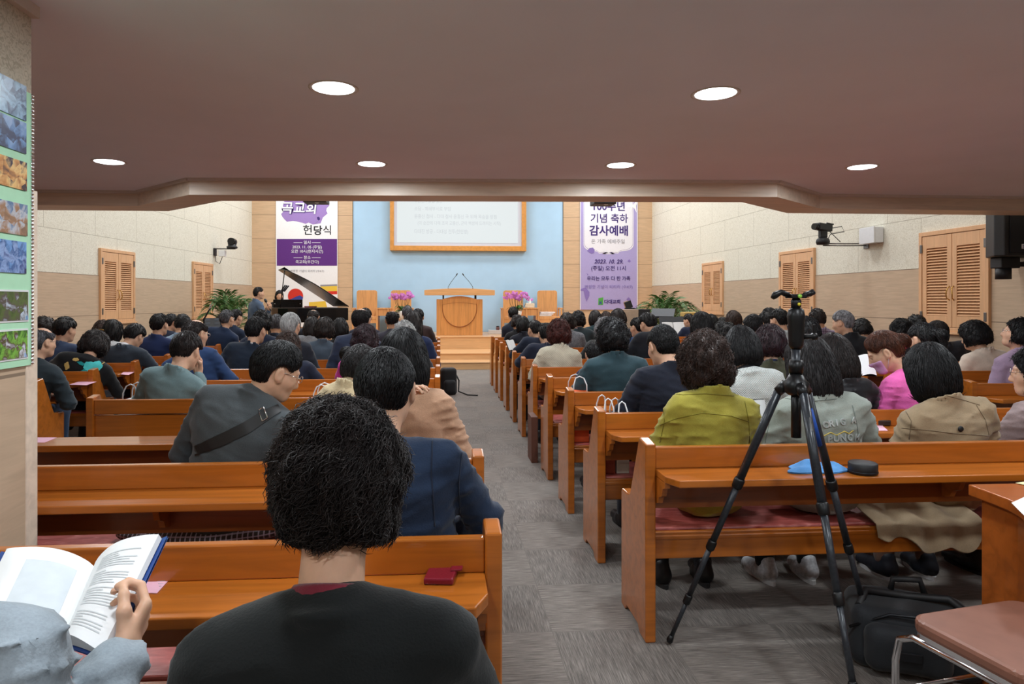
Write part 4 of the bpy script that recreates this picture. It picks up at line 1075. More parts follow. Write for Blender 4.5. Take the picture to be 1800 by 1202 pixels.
MB().box(-.17, .17, -.1, .1, 0, .085, b=.006).build('tray', M_WHITE, bx_); MB().box(-.175, .175, -.105, .105, .085, .10, b=.004).build('lid', M_WHITE, bx_)
jar = thing('small_jar', 'small brown jar standing on the white stage box', 'jar', (ux(875, 18.3), 18.3, ST + .10))
MB().lathe([(0, 0), (.045, 0), (.05, .05), (.04, .085), (.0, .085)], 16).build('body', plain('jar_brown', (110, 70, 64), .5), jar); MB().lathe([(0, .085), (.042, .085), (.042, .11), (0, .112)], 16).build('lid', M_DARKMETAL, jar)

# grand piano on the low platform
PZ = .292; PX0 = ux(543, 16.2)
pn = thing('grand_piano', 'black grand piano with raised lid left of the stage', 'piano', (PX0 + .27, 15.55, PZ), math.radians(27)); pn.scale = (.93, .86, 1)
W2 = .83
outl = [(W2, .0), (W2, 1.75), (-W2, 1.75), (-W2, .95), (-.76, .62), (-.58, .36), (-.36, .16), (-.16, .03), (.1, -.02), (.5, -.02)]
MB().prism(outl, .74, 1.03, 'Z', b=.012).build('case', M_BLACK, pn)
MB().prism([(x * .97, .03 + y * .96) for x, y in outl], 1.022, 1.035, 'Z').build('soundboard', wood('soundboard', (52, 34, 20), .8), pn)
lid = MB(); lid.prism([(x - W2, y) for x, y in outl if y < 1.5] + [], 0, .02, 'Z')
outl2 = [(0, -.02), (0, 1.25), (-1.68, 1.25), (-1.68, .95), (-1.60, .60), (-1.42, .34), (-1.2, .14), (-1.0, .01), (-.74, -.04), (-.34, -.04)]
lm = Matrix.Translation((W2, 0, 1.05)) @ Matrix.Rotation(math.radians(31), 4, 'Y')
MB().prism(outl2, 0, .022, 'Z', M=lm, b=.004).build('lid', M_BLACK, pn)
fm = lm @ Matrix.Translation((0, 1.24, .024)) @ Matrix.Rotation(math.radians(-6), 4, 'X')
MB().box(-1.66, 0, -.40, 0, 0, .018, fm, .003).build('lid_flap', M_BLACK, pn)
MB().tube([(-.68, .72, 1.03), lm @ Vector((-1.62, .78, 0))], .012, 8).build('lid_prop', M_BLACK, pn)
MB().box(-W2, W2, 1.70, 1.98, .66, .74, b=.01).build('keybed', M_BLACK, pn)
MB().box(-.72, .72, 1.72, 1.93, .745, .765).build('keyboard', M_WHITE, pn)
m = MB(); m.box(-.74, .0, 1.20, 1.222, 1.035, 1.225, Matrix.Translation((0, 0, 0)), .006)
md = m.build('music_desk', M_BLACK, pn)
for x in (-.70, -.06): MB().lathe([(0, 0), (.018, 0), (.014, .012), (0, .014)], 12, M=Matrix.Translation((x, 1.197, 1.12)) @ Matrix.Rotation(math.pi / 2, 4, 'X')).build('knob', M_CHROME, md)
for x, y in ((-.70, 1.55), (.70, 1.55), (.52, .15)):
    MB().lathe([(.05, .74), (.075, .70), (.06, .60), (.05, .45), (.04, .10), (.045, .06), (.02, .0)], 16, M=Matrix.Translation((x, y, 0))).build('leg', M_BLACK, pn)
m = MB(); m.box(-.12, .12, 1.15, 1.25, .08, .14); m.tube([(-.08, 1.2, .1), (-.06, 1.2, .74)], .015, 8); m.tube([(.08, 1.2, .1), (.06, 1.2, .74)], .015, 8); m.build('pedal_lyre', M_BLACK, pn)
sc_ = MB().box(-.13, .13, -.09, .09, 0, .03, b=.006).build('music_book', plain('maroon_cover', (140, 40, 60), .6), None, (ux(546, 16.3), 16.3, PZ + 1.036)); tag(sc_, 'maroon book lying on the grand piano', 'book')
bench = thing('piano_bench', 'black piano bench behind the grand piano', 'bench', (ux(489, 18.2), 18.28, PZ))
MB().box(-.35, .35, -.17, .17, .42, .50, b=.02).build('seat', M_MATTE, bench)
for i in (-1, 1):
    for j in (-1, 1): MB().tube([(i * .3, j * .13, 0), (i * .3, j * .13, .43)], .018, 8).build('leg', M_BLACK, bench)

# areca palms
def palm(u, y, z0, top, label, seed, spread, n=26):
    rr = random.Random(seed); x = ux(u, y); r = thing('potted_palm', label, 'palm', (x, y, z0), 0, 'areca palms at the front corners')
    MB().lathe([(0, 0), (.17, 0), (.21, .34), (.195, .345), (.18, .31), (0, .30)], 24).build('pot', plain('planter_grey', (120, 112, 104), .6), r)
    H = top - z0; lf = MB(); stm = MB()
    for k in range(n):
        a = rr.uniform(0, 6.283); reach = rr.uniform(.25, 1.0) * spread; h = H * (1.02 - .42 * (reach / spread) ** 2) * rr.uniform(.88, 1.0)
        d = Vector((math.cos(a), math.sin(a), 0)); P = []
        for i in range(13):
            s = i / 12; P.append(d * (reach * s ** 1.5) + Vector((0, 0, .30 + (h - .30) * math.sin(s * 1.75) / math.sin(1.5708) * (1 - .12 * s * s))))
        stm.tube(P, [.010 * (1 - .8 * i / 12) + .0015 for i in range(13)], 5)
        for i in range(4, 13):
            for q in (0, .5):
                if i == 12 and q: continue
                p = P[i] if not q else (P[i] + P[min(i + 1, 12)]) / 2
                t = (P[min(i + 1, 12)] - P[i - 1]).normalized(); sd = t.cross(Vector((0, 0, 1))).normalized() if abs(t.z) < .98 else Vector((1, 0, 0))
                L = (.26 * math.sin(min(1, (i + q - 3) / 9.5) * 2.6) + .05) * rr.uniform(.8, 1.1)
                for s in (-1, 1):
                    e = p + (sd * s * .75 + t * .75 + Vector((0, 0, -.28))) * L; mdl = p.lerp(e, .5) + Vector((0, 0, .03)); w = t * .013
                    lf.add([p, mdl - w, e, mdl + w], [(0, 1, 2, 3)], False)
    stm.build('stalk', plain('palm_stalk_%d' % seed, (104, 120, 60), .5), r); f_ = lf.build('frond', M_LEAF, r)
palm(404, 15.14, 0, 1.88, 'areca palm in the left front corner behind the man with the microphone', 3, .72, 34)
palm(1170, 15.14, 0, 1.82, 'areca palm in the right front corner beside the lavender banner', 8, .95, 38)

# person with the microphone, pianist
SPK = person('person standing in a blue-grey suit and red tie, speaking into a microphone', 455, 504, 14.4, stand=True, bu=452, hair='short', hc='black', t=.012, top=(70, 88, 112), sw=.178, pitch=2, yaw=62, byaw=48, collar=WHc if 'WHc' in globals() else (232, 234, 238), legs=(60, 74, 96), group='people at the front', seed=503,
             armpos={1: (U(468, 562, y=14.05), U(472.5, 546, y=13.95)), -1: (U(440, 560, y=14.5), U(452, 580, y=14.2))}, handk={1: 'fist', -1: 'relax', ('n', 1): (.7, -.7, .1)})
q0, q1 = U(473.5, 541, y=13.93), U(465.5, 525.5, y=14.08)
mc = thing('handheld_microphone', 'black handheld microphone held to the mouth of the standing speaker', 'microphone', q0)
d = (q1 - q0); MB().tube([-d * .35, d * .65], [.012, .016], 12).build('handle', M_MATTE, mc); MB().tube([d * .65, d * .72, d * .86, d * .98, d * 1.02], [.018, .026, .028, .018, .004], 14).build('grille', M_DARKMETAL, mc)
ti = MB(); ti.prism([(-.02, 0), (.02, 0), (.034, -.26), (0, -.32), (-.034, -.26)], 0, .008, 'Y')
e = SPK; cpos = e['Bp'](.98, 0, .135) - e['org']; fm = Matrix(np.stack([-e['rg'], -e['fw'], e['tv']], 1).tolist()).to_4x4(); fm.translation = Vector(cpos)
ti.v = [tuple(fm @ Vector(p)) for p in ti.v]; ti.build('necktie', cloth((132, 30, 42)), SPK['root'])
sh_ = MB(); sh_.prism([(-.05, .01), (.05, .01), (0, -.26)], .004, .014, 'Y'); sh_.v = [tuple(fm @ Vector(p)) for p in sh_.v]; sh_.build('shirt_front', cloth((228, 232, 238)), SPK['root'])
person('person with long dark hair in black playing the grand piano', 491, 510, 17.9, seat_y=18.2, bu=489, hair='long', hc='black', t=.02, ln=-.2, top=(20, 20, 24), yaw=158, byaw=180, pitch=14, group='people at the front', seed=509, zb=PZ)

# music stands, cabinets and small things on the right
M_BEIGECAB = plain('beige_cabinet', (176, 152, 130), .5, var=.06)
cb = thing('equipment_cabinet', 'beige cabinet with a black speaker side, under the lavender banner', 'cabinet', (ux(1104, 14.3), 14.3, 0))
MB().box(-.20, .17, -.2, .3, 0, 1.30, b=.006).build('body', M_BEIGECAB, cb); MB().box(-.19, .02, -.212, -.2, .62, 1.26, b=.003).build('door', M_BEIGECAB, cb)
MB().lathe([(0, 0), (.02, 0), (.016, .02), (0, .022)], 12, M=Matrix.Translation((.06, -.2, 1.02)) @ Matrix.Rotation(math.pi / 2, 4, 'X')).build('knob', M_MATTE, cb)
MB().box(.17, .42, -.2, .3, 0, 1.305, b=.006).build('speaker_side', M_MATTE, cb)
dv = thing('tilted_monitor', 'small tan and black tilted device on top of the beige cabinet', 'device', (ux(1108, 14.2), 14.25, 1.306))
MB().box(-.10, .10, -.05, .05, .0, .03, b=.004).build('base', M_MATTE, dv)
tm = Matrix.Translation((.0, 0, .02)) @ Matrix.Rotation(-.35, 4, 'Y'); MB().box(-.075, .075, -.03, .0, .0, .16, tm, .012).build('screen', M_MATTE, dv); MB().box(-.085, .03, .0, .03, .02, .17, tm, .02).build('back_shell', plain('tan_shell', (176, 140, 104), .5), dv)
def music_stand(x, y, h, w, hh, yaw, tilt, label, slots=False, mat=None):
    r = thing('music_stand', label, 'music stand', (x, y, 0), yaw, 'music stands at the front')
    MB().tube([(0, 0, .25), (0, 0, h)], .012, 8).build('pole', M_MATTE, r)
    for k in range(3):
        a = k * 2.094 + .4; MB().tube([(0, 0, .28), (.28 * math.cos(a), .28 * math.sin(a), .01)], .009, 6).build('leg', M_MATTE, r)
    M = Matrix.Translation((0, 0, h)) @ Matrix.Rotation(-tilt, 4, 'X')
    dk = MB(); dk.box(-w / 2, w / 2, -.004, .004, 0, hh, M, .002); dk.box(-w / 2, w / 2, -.05, .0, -.006, .002, M)
    d_ = dk.build('desk', mat or M_MATTE, r)
    if slots:
        for i in range(2):
            for j in range(4): MB().box(-w / 2 + .05 + i * w / 2, -.03 + i * w / 2, -.007, -.003, .05 + j * hh / 4.4, .10 + j * hh / 4.4, M).build('slot', M_DARKMETAL, d_)
    return r, M
M_STAND = plain('stand_grey', (58, 62, 68), .5, var=.05)
music_stand(ux(372, 12.9), 12.9, .86, .30, .34, .3, .5, 'black perforated music stand by the left wall', True)
bs = thing('boom_microphone_stand', 'dark boom stand with a silver tip by the left wall', 'microphone stand', (ux(360, 12.6), 12.6, 0))
MB().tube([(0, 0, 0.02), (0, 0, .95)], .012, 8).build('pole', M_MATTE, bs); a, b = U(358, 562, y=12.6), U(368, 544, y=12.5); o_ = bs.location
MB().tube([Vector((0, 0, .95)), a - o_, b - o_], [.010, .016, .014], 8).build('boom', M_DARKMETAL, bs); MB().tube([b - o_, U(370.5, 536, y=12.4) - o_], [.020, .016], 10).build('tip', M_CHROME, bs); MB().lathe([(.0, 0), (.16, 0), (.15, .02), (0, .025)], 20).build('base', M_MATTE, bs)
music_stand(ux(1163, 13.2), 13.2, 1.14, .46, .30, -.5, .9, 'tilted dark music stand in front of the right palm', False, M_STAND)
r_, Mx = music_stand(ux(1186, 12.6), 12.6, .78, .52, .42, .05, .35, 'wide grey music stand holding an open white score', False, M_STAND)
sc = thing('open_score', 'open white music score on the wide grey stand', 'score', (ux(1188, 12.5), 12.57, .79), .05)
for s in (-1, 1):
    M2 = Matrix.Rotation(-.35, 4, 'X'); MB().grid(lambda p, q: tuple(M2 @ Vector((s * (.005 + .215 * p), -.012 - .02 * math.sin(p * 2.6), .005 + .29 * q))), 8, 2).build('page', M_PAPER, sc)
lb = thing('wooden_stand_box', 'yellowish wooden box top beside the right wall front', 'box', (ux(1215, 13.6), 13.6, 0)); MB().box(-.22, .22, -.2, .2, 0, 1.16, b=.006).build('body', M_MATTE, lb); MB().prism([(-.22, -.2), (.22, -.2), (.16, .2), (-.16, .2)], 1.16, 1.25, 'Z', b=.01).build('top', plain('yellow_wood', (206, 170, 96), .5), lb)
bc = thing('padded_stool', 'black padded chair back left of the palm', 'chair', (ux(391, 13.6), 13.6, 0))
MB().box(-.2, .2, -.2, .2, .40, .47, b=.03).build('seat', M_MATTE, bc); MB().lathe([(.14, -.03), (.19, -.02), (.19, .02), (.14, .03)], 20, M=Matrix.Translation((0, .2, 1.07)) @ Matrix.Rotation(math.pi / 2, 4, 'X')).build('backrest', M_MATTE, bc); MB().tube([(0, .2, .45), (0, .2, .92)], .02, 8).build('back_post', M_MATTE, bc); MB().tube([(0, 0, 0), (0, 0, .42)], .03, 8).build('pedestal', M_MATTE, bc); MB().lathe([(.22, 0), (.20, .03), (0, .035)], 18).build('foot', M_MATTE, bc)

# projectors hanging in the hall
for u, v, lab in ((556, 357.5, 'left'), (1060, 360.5, 'right')):
    p = U(u, v, y=12.0); r = thing('hanging_projector', 'black projector hanging in front of the %s banner, just below the beam' % lab, 'projector', (p.x, 12.0, p.z), 0, 'projectors hung from the hall ceiling')
    MB().box(-.20, .20, -.18, .18, 0, .16, b=.012).build('body', M_MATTE, r); MB().lathe([(0, -.012), (.03, -.01), (.04, .0), (0, .001)], 16, M=Matrix.Translation((.03, -.10, 0))).build('indicator', M_WHITE, r)
    MB().tube([(0, 0, .15), (0, 0, 5.8 - p.z)], .025, 10).build('ceiling_pole', M_MATTE, r); MB().tube([(0, .17, .08), (0, .21, .08)], .05, 16).build('lens', M_BLACK, r)

# wall cameras, loudspeaker
def wall_at(side, y): return wall_x(*((RW0, RW1) if side > 0 else (LW0, LW1)), y)
yl = 16.9; wx = wall_at(-1, yl); c = U(404, 447, y=yl)
r = thing('wall_camera', 'black camera on a bracket on the left wall', 'camera', (wx, yl, 2.66), 0, 'cameras on the side walls')
MB().box(0, .03, -.08, .08, -.08, .10, b=.004).build('wall_plate', M_MATTE, r); MB().box(0.02, .50, -.03, .03, .08, .10, b=.004).build('bracket', M_MATTE, r)
MB().box(.12, .26, -.08, .08, -.10, .05, b=.006).build('power_box', M_WHITE, r)
MB().lathe([(.0, .10), (.12, .10), (.13, .14), (.10, .16), (.09, .20), (0, .20)], 18, M=Matrix.Translation((.42, 0, 0))).build('base', M_MATTE, r)
h_ = MB(); h_.tube([(.42, -.10, .27), (.42, .13, .27)], .085, 16); h_.build('head', M_BLACK, r); MB().box(.32, .52, -.02, .04, .19, .30, b=.01).build('yoke', M_MATTE, r)
MB().tube([(.02, -.03, .0), (.05, -.05, -.22), (.14, -.05, -.28), (.2, -.03, -.10)], .008, 6).build('cable', M_MATTE, r)
yr_ = 9.55; wx = wall_at(1, yr_)
jb = thing('junction_box', 'pale grey junction box on the right wall beside the black camera', 'electrical box', (wx - .003, yr_, 2.44)); MB().box(-.13, -.002, -.17, .17, -.11, .12, b=.008).build('body', M_WHITE, jb); MB().box(-.155, -.13, -.175, .175, -.115, .125, b=.006).build('lid', M_WHITE, jb)
r = thing('wall_camera', 'black pan and tilt camera on an arm from the right wall', 'camera', (wx, yr_ + .22, 2.33), 0, 'cameras on the side walls')
MB().box(-.02, 0, -.06, .06, -.06, .06, b=.003).build('wall_plate', M_STEEL, r)
for dz in (-.012, .018): MB().tube([(0, 0, dz), (-.25, .06, dz), (-.60, .16, dz + .01)], .010, 8).build('arm', M_STEEL, r)
B = Vector((-.60, .16, .03)); T = Matrix.Translation(B)
MB().lathe([(0, -.02), (.085, -.02), (.10, .02), (.09, .06), (.06, .085), (0, .09)], 22, M=T).build('base', M_MATTE, r); MB().box(-.055, .055, -.04, .04, .085, .20, T, .01).build('neck', M_MATTE, r)
hd = MB(); hm = T @ Matrix.Translation((0, 0, .245)) @ Matrix.Rotation(.35, 4, 'Z') @ Matrix.Rotation(.08, 4, 'Y'); hd.box(-.13, .15, -.06, .06, -.055, .055, hm, .018); hd.build('head', M_MATTE, r); MB().tube([hm @ Vector((-.12, 0, -.01)), hm @ Vector((-.19, 0, -.012))], .05, 18).build('lens', M_BLACK, r); MB().tube([hm @ Vector((.02, -.05, .06)), hm @ Vector((.16, -.05, .06))], .012, 8).build('antenna', M_MATTE, r)
MB().tube([hm @ Vector((.15, 0, .0)), B + Vector((.30, .0, .26)), B + Vector((.34, 0, .18)), B + Vector((.12, 0, .14)), B + Vector((.08, 0, .06))], .006, 6).build('cable', M_MATTE, r); MB().tube([hm @ Vector((.14, 0, -.04)), B + Vector((.26, -.03, .02))], .006, 6).build('strut', M_MATTE, r)
sp = thing('wall_loudspeaker', 'black loudspeaker on a wall bracket at the right edge under the beam', 'loudspeaker', (6.20, 6.97, 1.96))
MB().prism([(-.22, -.20), (.20, -.20), (.26, .20), (-.10, .20), (-.26, -.10)], 0, .62, 'Z', b=.012).build('cabinet', M_MATTE, sp)
MB().box(-.17, .18, -.212, -.2, .03, .60, b=.005).build('grille', plain('speaker_cloth', (20, 21, 26), .8, var=.3, scale=400), sp)
bd = MB().box(-.045, .035, -.218, -.211, .075, .125, b=.003).build('badge', M_WHITE, sp)
MB().box(-.10, .12, -.02, .14, -.12, .0, b=.01).build('bracket_head', M_MATTE, sp); MB().lathe([(.0, -.24), (.075, -.24), (.075, -.12), (0, -.12)], 18, M=Matrix.Translation((-.02, .05, 0))).build('bracket_socket', M_MATTE, sp); MB().box(.05, .31, .03, .09, -.10, -.05).build('bracket_arm', M_MATTE, sp)
lettering('Swi', .045, I_BLUE, sp, (-.005, -.2185, .085))
M_SNEAKER = plain('sneaker_pale', (196, 198, 202), .6, var=.3, scale=60, bmp=.2); M_LOAFER = plain('loafer_dark', (30, 34, 44), .6)
# ------------------------------------------------------------------ the people, nearest rows first
R_, L_, LS, RS = R_ROWS, L_ROWS, LS_ROWS, RS_ROWS
NAVY, INK, CHAR, BLK = (28, 40, 68), (22, 30, 48), (44, 50, 58), (22, 22, 26)
WH = (228, 230, 236)
# left foreground
WOMAN = person('person with dark curly hair in a black knit top, nearest to the camera', 598, 706, .82, bu=616, hair='perm', hc='dark', t=.031, ln=-.088, top=(15, 19, 20), kind='sweater', sw=.172, pitch=14, yaw=3, arms='lap', seed=3, hsc=.95, taper=.70, neck=1.04, collar=(112, 34, 48))
MAN1 = person('person in a navy suit with flat black hair, just beyond the curly-haired foreground head', 678, 609, L_[0], bu=735, hair='short', hc='black', t=.017, top=(26, 42, 66), sw=.178, pitch=16, yaw=4, neck=1.02, seed=11, legs=(26, 34, 52))
SWT = person('person in a charcoal sweater with black chest strap and glasses, leaning right', 486, 597, L_[1], bu=385, hair='short', hc='black', t=.018, top=(74, 80, 84), kind='sweater', sw=.186, pitch=24, yaw=62, byaw=14, roll=4, glasses='chrome', seed=22, arms='lap', fat=1.12, neck=.72)
TAN = person('person with long black hair in a tan coat, holding a toddler', 708, 576, L_[1] + .12, bu=735, hair='long', hc='black', t=.030, ln=-.17, top=(190, 150, 122), kind='coat', sw=.150, pitch=8, yaw=-4, seed=33, arms='book')
KID = person('toddler with hair buns in a cream coat, held by the tan coat', 633, 606, L_[1] + .10, bu=600, seat_y=L_[1] + .40, hair='pig', hc='soft', t=.012, top=(206, 188, 152), kind='coat', sw=.135, pitch=22, yaw=35, byaw=30, sc=.74, hsc=1.18, seed=41, arms='lap', legs=(150, 130, 120), zb=.12, armpos={1: (U(666, 712, y=2.90), U(700, 694, y=2.82))}, neck=.6)
# right, first row
OLIVE = person('person in a yellow-green jacket with curly brown hair, left end of nearest right pew', 1238, 583, R_[0], bu=1232, hair='perm', hc='brown', t=.040, ln=-.15, top=(156, 147, 58), kind='coat', sw=.158, pitch=14, yaw=-2, seed=53, arms='lap', fat=1.04, legs=(26, 27, 32))
GREYJ = person('person in a pale grey-green bomber jacket with lettering on the back', 1420, 589, R_[0], bu=1430, hair='long', hc='soft', t=.026, ln=-.20, top=(146, 154, 146), kind='coat', sw=.165, pitch=15, yaw=-3, seed=61, arms='out', fat=1.08, legs=(24, 24, 28), shoes=(M_SNEAKER, M_WHITE))
TRENCH = person('person in a beige trench coat with a black bob', 1632, 603, R_[0], bu=1655, hair='bob', hc='black', t=.026, ln=-.135, top=(158, 138, 110), kind='coat', sw=.158, pitch=16, yaw=-6, seed=71, fat=1.05, legs=(130, 100, 84), shoes=(M_LOAFER, M_WHITE))
MAUVE = person('person in a mauve-grey jacket with glasses, cut by the right edge', 1822, 607, R_[0] + .03, bu=1822, hair='perm', hc='black', t=.026, ln=-.09, top=(150, 132, 132), kind='jacket', pitch=4, yaw=-48, seed=77, glasses='chrome', sw=.15)
# right, second row
person('person in a dark navy suit with cropped hair, looking down beside the yellow-green jacket', 1165, 571, R_[1], bu=1150, hair='crop', hc='black', t=.015, top=(25, 30, 44), sw=.172, pitch=22, yaw=-14, seed=81)
KNIT = person('person in a white textured knit with a black collar and black bob', 1303, 573, R_[1], bu=1322, hair='bob', hc='black', t=.022, ln=-.115, top=(206, 212, 210), kind='sweater', pattern='knit', sw=.155, pitch=20, yaw=4, collar=(20, 20, 24), seed=85)
person('person with dark hair in a shiny black leather jacket, half hidden by the bomber jacket', 1464, 586, R_[1], bu=1470, hair='long', hc='dark', t=.02, ln=-.17, top=(30, 30, 34), rough=.3, sw=.145, fat=.9, pitch=16, yaw=-10, seed=89)
PINK = person('person in a bright pink sweater with an auburn bun and a lilac mask', 1556, 581, R_[1], bu=1592, hair='bun', hc='auburn', t=.020, top=(236, 108, 184), kind='sweater', sw=.160, pitch=30, yaw=-58, byaw=-14, seed=93, arms='book')
# right, third row and on
TEAL = person('person in a dark teal jacket with curly black hair', 1076, 558, R_[2], bu=1078, hair='perm', hc='black', t=.032, ln=-.12, top=(42, 66, 74), kind='coat', sw=.172, pitch=14, seed=97, arms='out')
person('person with puffy dark hair in an olive jacket over navy, behind the white knit', 1353, 570, R_[2], bu=1362, hair='puff', hc='plum', t=.034, ln=-.10, top=(60, 62, 46), sw=.158, pitch=12, yaw=14, collar=(30, 40, 72), seed=101)
person('child with dark hair in a purple-navy jacket bending beside the teal jacket', 1046, 598, R_[3], bu=1038, hair='short', hc='black', t=.018, top=(38, 34, 72), sw=.13, pitch=30, yaw=10, sc=.84, hsc=1.1, seed=103)
person('person with short dark hair, partly hidden by the tripod column', 1416, 556, R_[3], bu=1420, hair='puff', hc='black', t=.022, ln=-.085, top=(48, 48, 54), pitch=12, yaw=-12, seed=107)
CREAM = person('person in a cream quilted jacket with auburn curly hair', 982, 560, R_[4], bu=976, hair='perm', hc='red', t=.034, ln=-.105, top=(206, 200, 180), kind='coat', pattern='quilt', sw=.150, pitch=14, seed=109)
person('person with grey curly hair in a dark jacket, beyond the teal jacket', 1062, 557, R_[5], bu=1048, hair='perm', hc='grey', t=.028, ln=-.09, top=(40, 46, 48), seed=113)
person('person with a smooth black bob left of the curly brown head', 1233, 548, R_[4], bu=1236, hair='bob', hc='black', t=.026, ln=-.12, top=(34, 36, 44), pitch=10, seed=127)
person('person with black hair leaning right with one ear showing, below the middle shutter', 1322, 552, R_[4], bu=1328, hair='short', hc='black', t=.018, top=(48, 50, 58), pitch=22, yaw=16, roll=12, seed=131)
person('person in a navy suit with thinning black hair, left edge of the sixth right pew', 960, 567, R_[5], bu=944, hair='short', hc='black', t=.012, top=(34, 42, 62), sw=.172, pitch=16, seed=137)
person('person in a charcoal suit with bowed head in profile, by the purple banner', 1139, 549, R_[5], bu=1124, hair='short', hc='black', t=.016, top=(30, 34, 42), sw=.17, pitch=28, yaw=-26, seed=139)
person('person with dark wavy hair behind the white knit collar', 1279, 567, R_[5], bu=1280, hair='perm', hc='black', t=.026, ln=-.09, top=(40, 40, 48), seed=149)
person('person in a navy suit with a paper, bare temple and black hair', 940, 562, R_[6], bu=926, hair='short', hc='black', t=.010, top=(30, 40, 60), pitch=20, yaw=-24, seed=151)
person('person in a blue jacket with glasses, half hidden by the charcoal suit', 1121, 557, R_[6], bu=1116, hair='short', hc='black', t=.016, top=(38, 66, 110), pitch=12, yaw=-30, glasses='dark', seed=157)
person('person with dark hair low between the brown bob and the black bob', 1268, 564, R_[6], bu=1268, hair='puff', hc='black', t=.020, ln=-.09, top=(50, 46, 52), seed=163)
person('person with brown curls in a grey tweed jacket', 997, 549, R_[7], bu=1004, hair='perm', hc='dark', t=.028, ln=-.10, top=(92, 96, 104), pattern='tweed', seed=167)
person('person with a dark brown bob beside the beige cabinet', 1086, 542, R_[7], bu=1090, hair='bob', hc='dark', t=.028, ln=-.12, top=(46, 46, 54), seed=173)
person('person with a reddish brown bob below the farthest right shutter', 1289, 545, R_[7], bu=1289, hair='bob', hc='brown', t=.02, ln=-.12, top=(70, 52, 52), seed=179)
person('person with dark hair directly behind the smooth black bob', 1250, 552, R_[8], bu=1240, hair='puff', hc='black', t=.018, ln=-.09, top=(40, 40, 46), seed=181)
person('person with curly black hair and a pink scarf', 1016, 546, R_[8], bu=1022, hair='perm', hc='black', t=.030, ln=-.10, top=(40, 52, 58), collar=(206, 160, 170), seed=191)
person('person with a dark bob in a teal jacket under the purple banner', 1046, 545, R_[9], bu=1042, hair='bob', hc='soft', t=.022, ln=-.12, top=(34, 56, 62), seed=193)
person('person with dark hair between the reddish bob and the smooth black bob, far row', 1270, 557, R_[9], bu=1272, hair='short', hc='black', t=.018, top=(44, 48, 60), seed=197)
person('person with short curls in black, behind the navy suits at the aisle', 909, 553, R_[9], bu=912, hair='perm', hc='dark', t=.018, ln=-.07, top=(22, 24, 28), seed=199)
person('person with straight dark hair in black beside the short curls near the aisle', 919, 556, R_[8], bu=922, hair='bob', hc='black', t=.014, ln=-.13, top=(24, 28, 40), seed=211)
person('person with brown hair just behind the dark bob under the banner', 1065, 547, R_[10], bu=1068, hair='puff', hc='brown', t=.02, ln=-.09, top=(54, 50, 52), seed=223)
person('person in a black suit in the front right pew next to the aisle', 902, 539, R_[10], bu=912, hair='short', hc='black', t=.017, top=(30, 36, 50), sw=.17, pitch=10, seed=227)
person('person in a navy suit in profile beside the open music score', 1211, 551, R_[10], bu=1207, hair='short', hc='soft', t=.014, top=(30, 38, 62), yaw=-40, seed=229)
# right side block
LILAC = person('person in a lilac jacket with glasses gazing up to the left, by the right wall', 1790, 557, RS[0], bu=1793, hair='puff', hc='black', t=.022, ln=-.07, top=(156, 134, 158), pitch=-12, yaw=-52, seed=233, glasses='chrome')
person('person with a ponytail and a white hair clip', 1622, 567, R_[2], bu=1604, hair='tail', hc='black', t=.016, top=(40, 40, 46), kind='sweater', pitch=14, yaw=-16, seed=239)
person('person in a cream jacket with puffy black hair, below the large shutter', 1711, 563, RS[1], bu=1722, hair='puff', hc='black', t=.040, ln=-.085, top=(214, 198, 182), sw=.16, pitch=16, yaw=-22, seed=241)
person('person with curly black hair left of the ponytail', 1584, 560, RS[2], bu=1585, hair='perm', hc='black', t=.032, ln=-.09, top=(40, 40, 46), seed=251)
person('person in a black suit right of the ponytail, under the large shutter', 1648, 563, RS[2], bu=1676, hair='short', hc='dark', t=.018, top=(30, 32, 40), sw=.17, pitch=16, yaw=-10, seed=257)
person('person with grey hair in a black jacket, turned left in profile', 1481, 545, RS[2], bu=1492, hair='short', hc='grey', t=.016, top=(22, 26, 32), sw=.172, pitch=12, yaw=-40, seed=263)
person('person with tousled black hair behind the curly head by the large shutter', 1610, 553, RS[3], bu=1610, hair='perm', hc='black', t=.020, ln=-.08, top=(44, 44, 50), seed=269)
person('person with bushy black hair right of the grey-haired profile', 1514, 560, RS[3], bu=1524, hair='puff', hc='black', t=.022, ln=-.075, top=(190, 180, 176), pitch=20, seed=271)
person('person in a purple plaid shirt with cropped dark hair', 1436, 542, RS[3], bu=1452, hair='crop', hc='dark', t=.010, top=(78, 56, 86), kind='shirt', pattern='plaid', pitch=10, yaw=-16, skin=1, seed=277)
person('person in a pale grey hoodie with short black hair and bare ear', 1369, 542, R_[5], bu=1360, hair='short', hc='black', t=.02, top=(168, 174, 176), kind='sweater', pitch=12, yaw=-24, seed=281)
person('person with dark hair left of the grey hoodie', 1346, 548, R_[6], bu=1328, hair='short', hc='black', t=.018, top=(50, 50, 56), yaw=-20, seed=283)
person('person with tanned face and black hair in the far row behind the grey hoodie', 1352, 540, RS[5], bu=1374, hair='short', hc='black', t=.014, top=(56, 56, 60), yaw=-40, skin=1, seed=293)
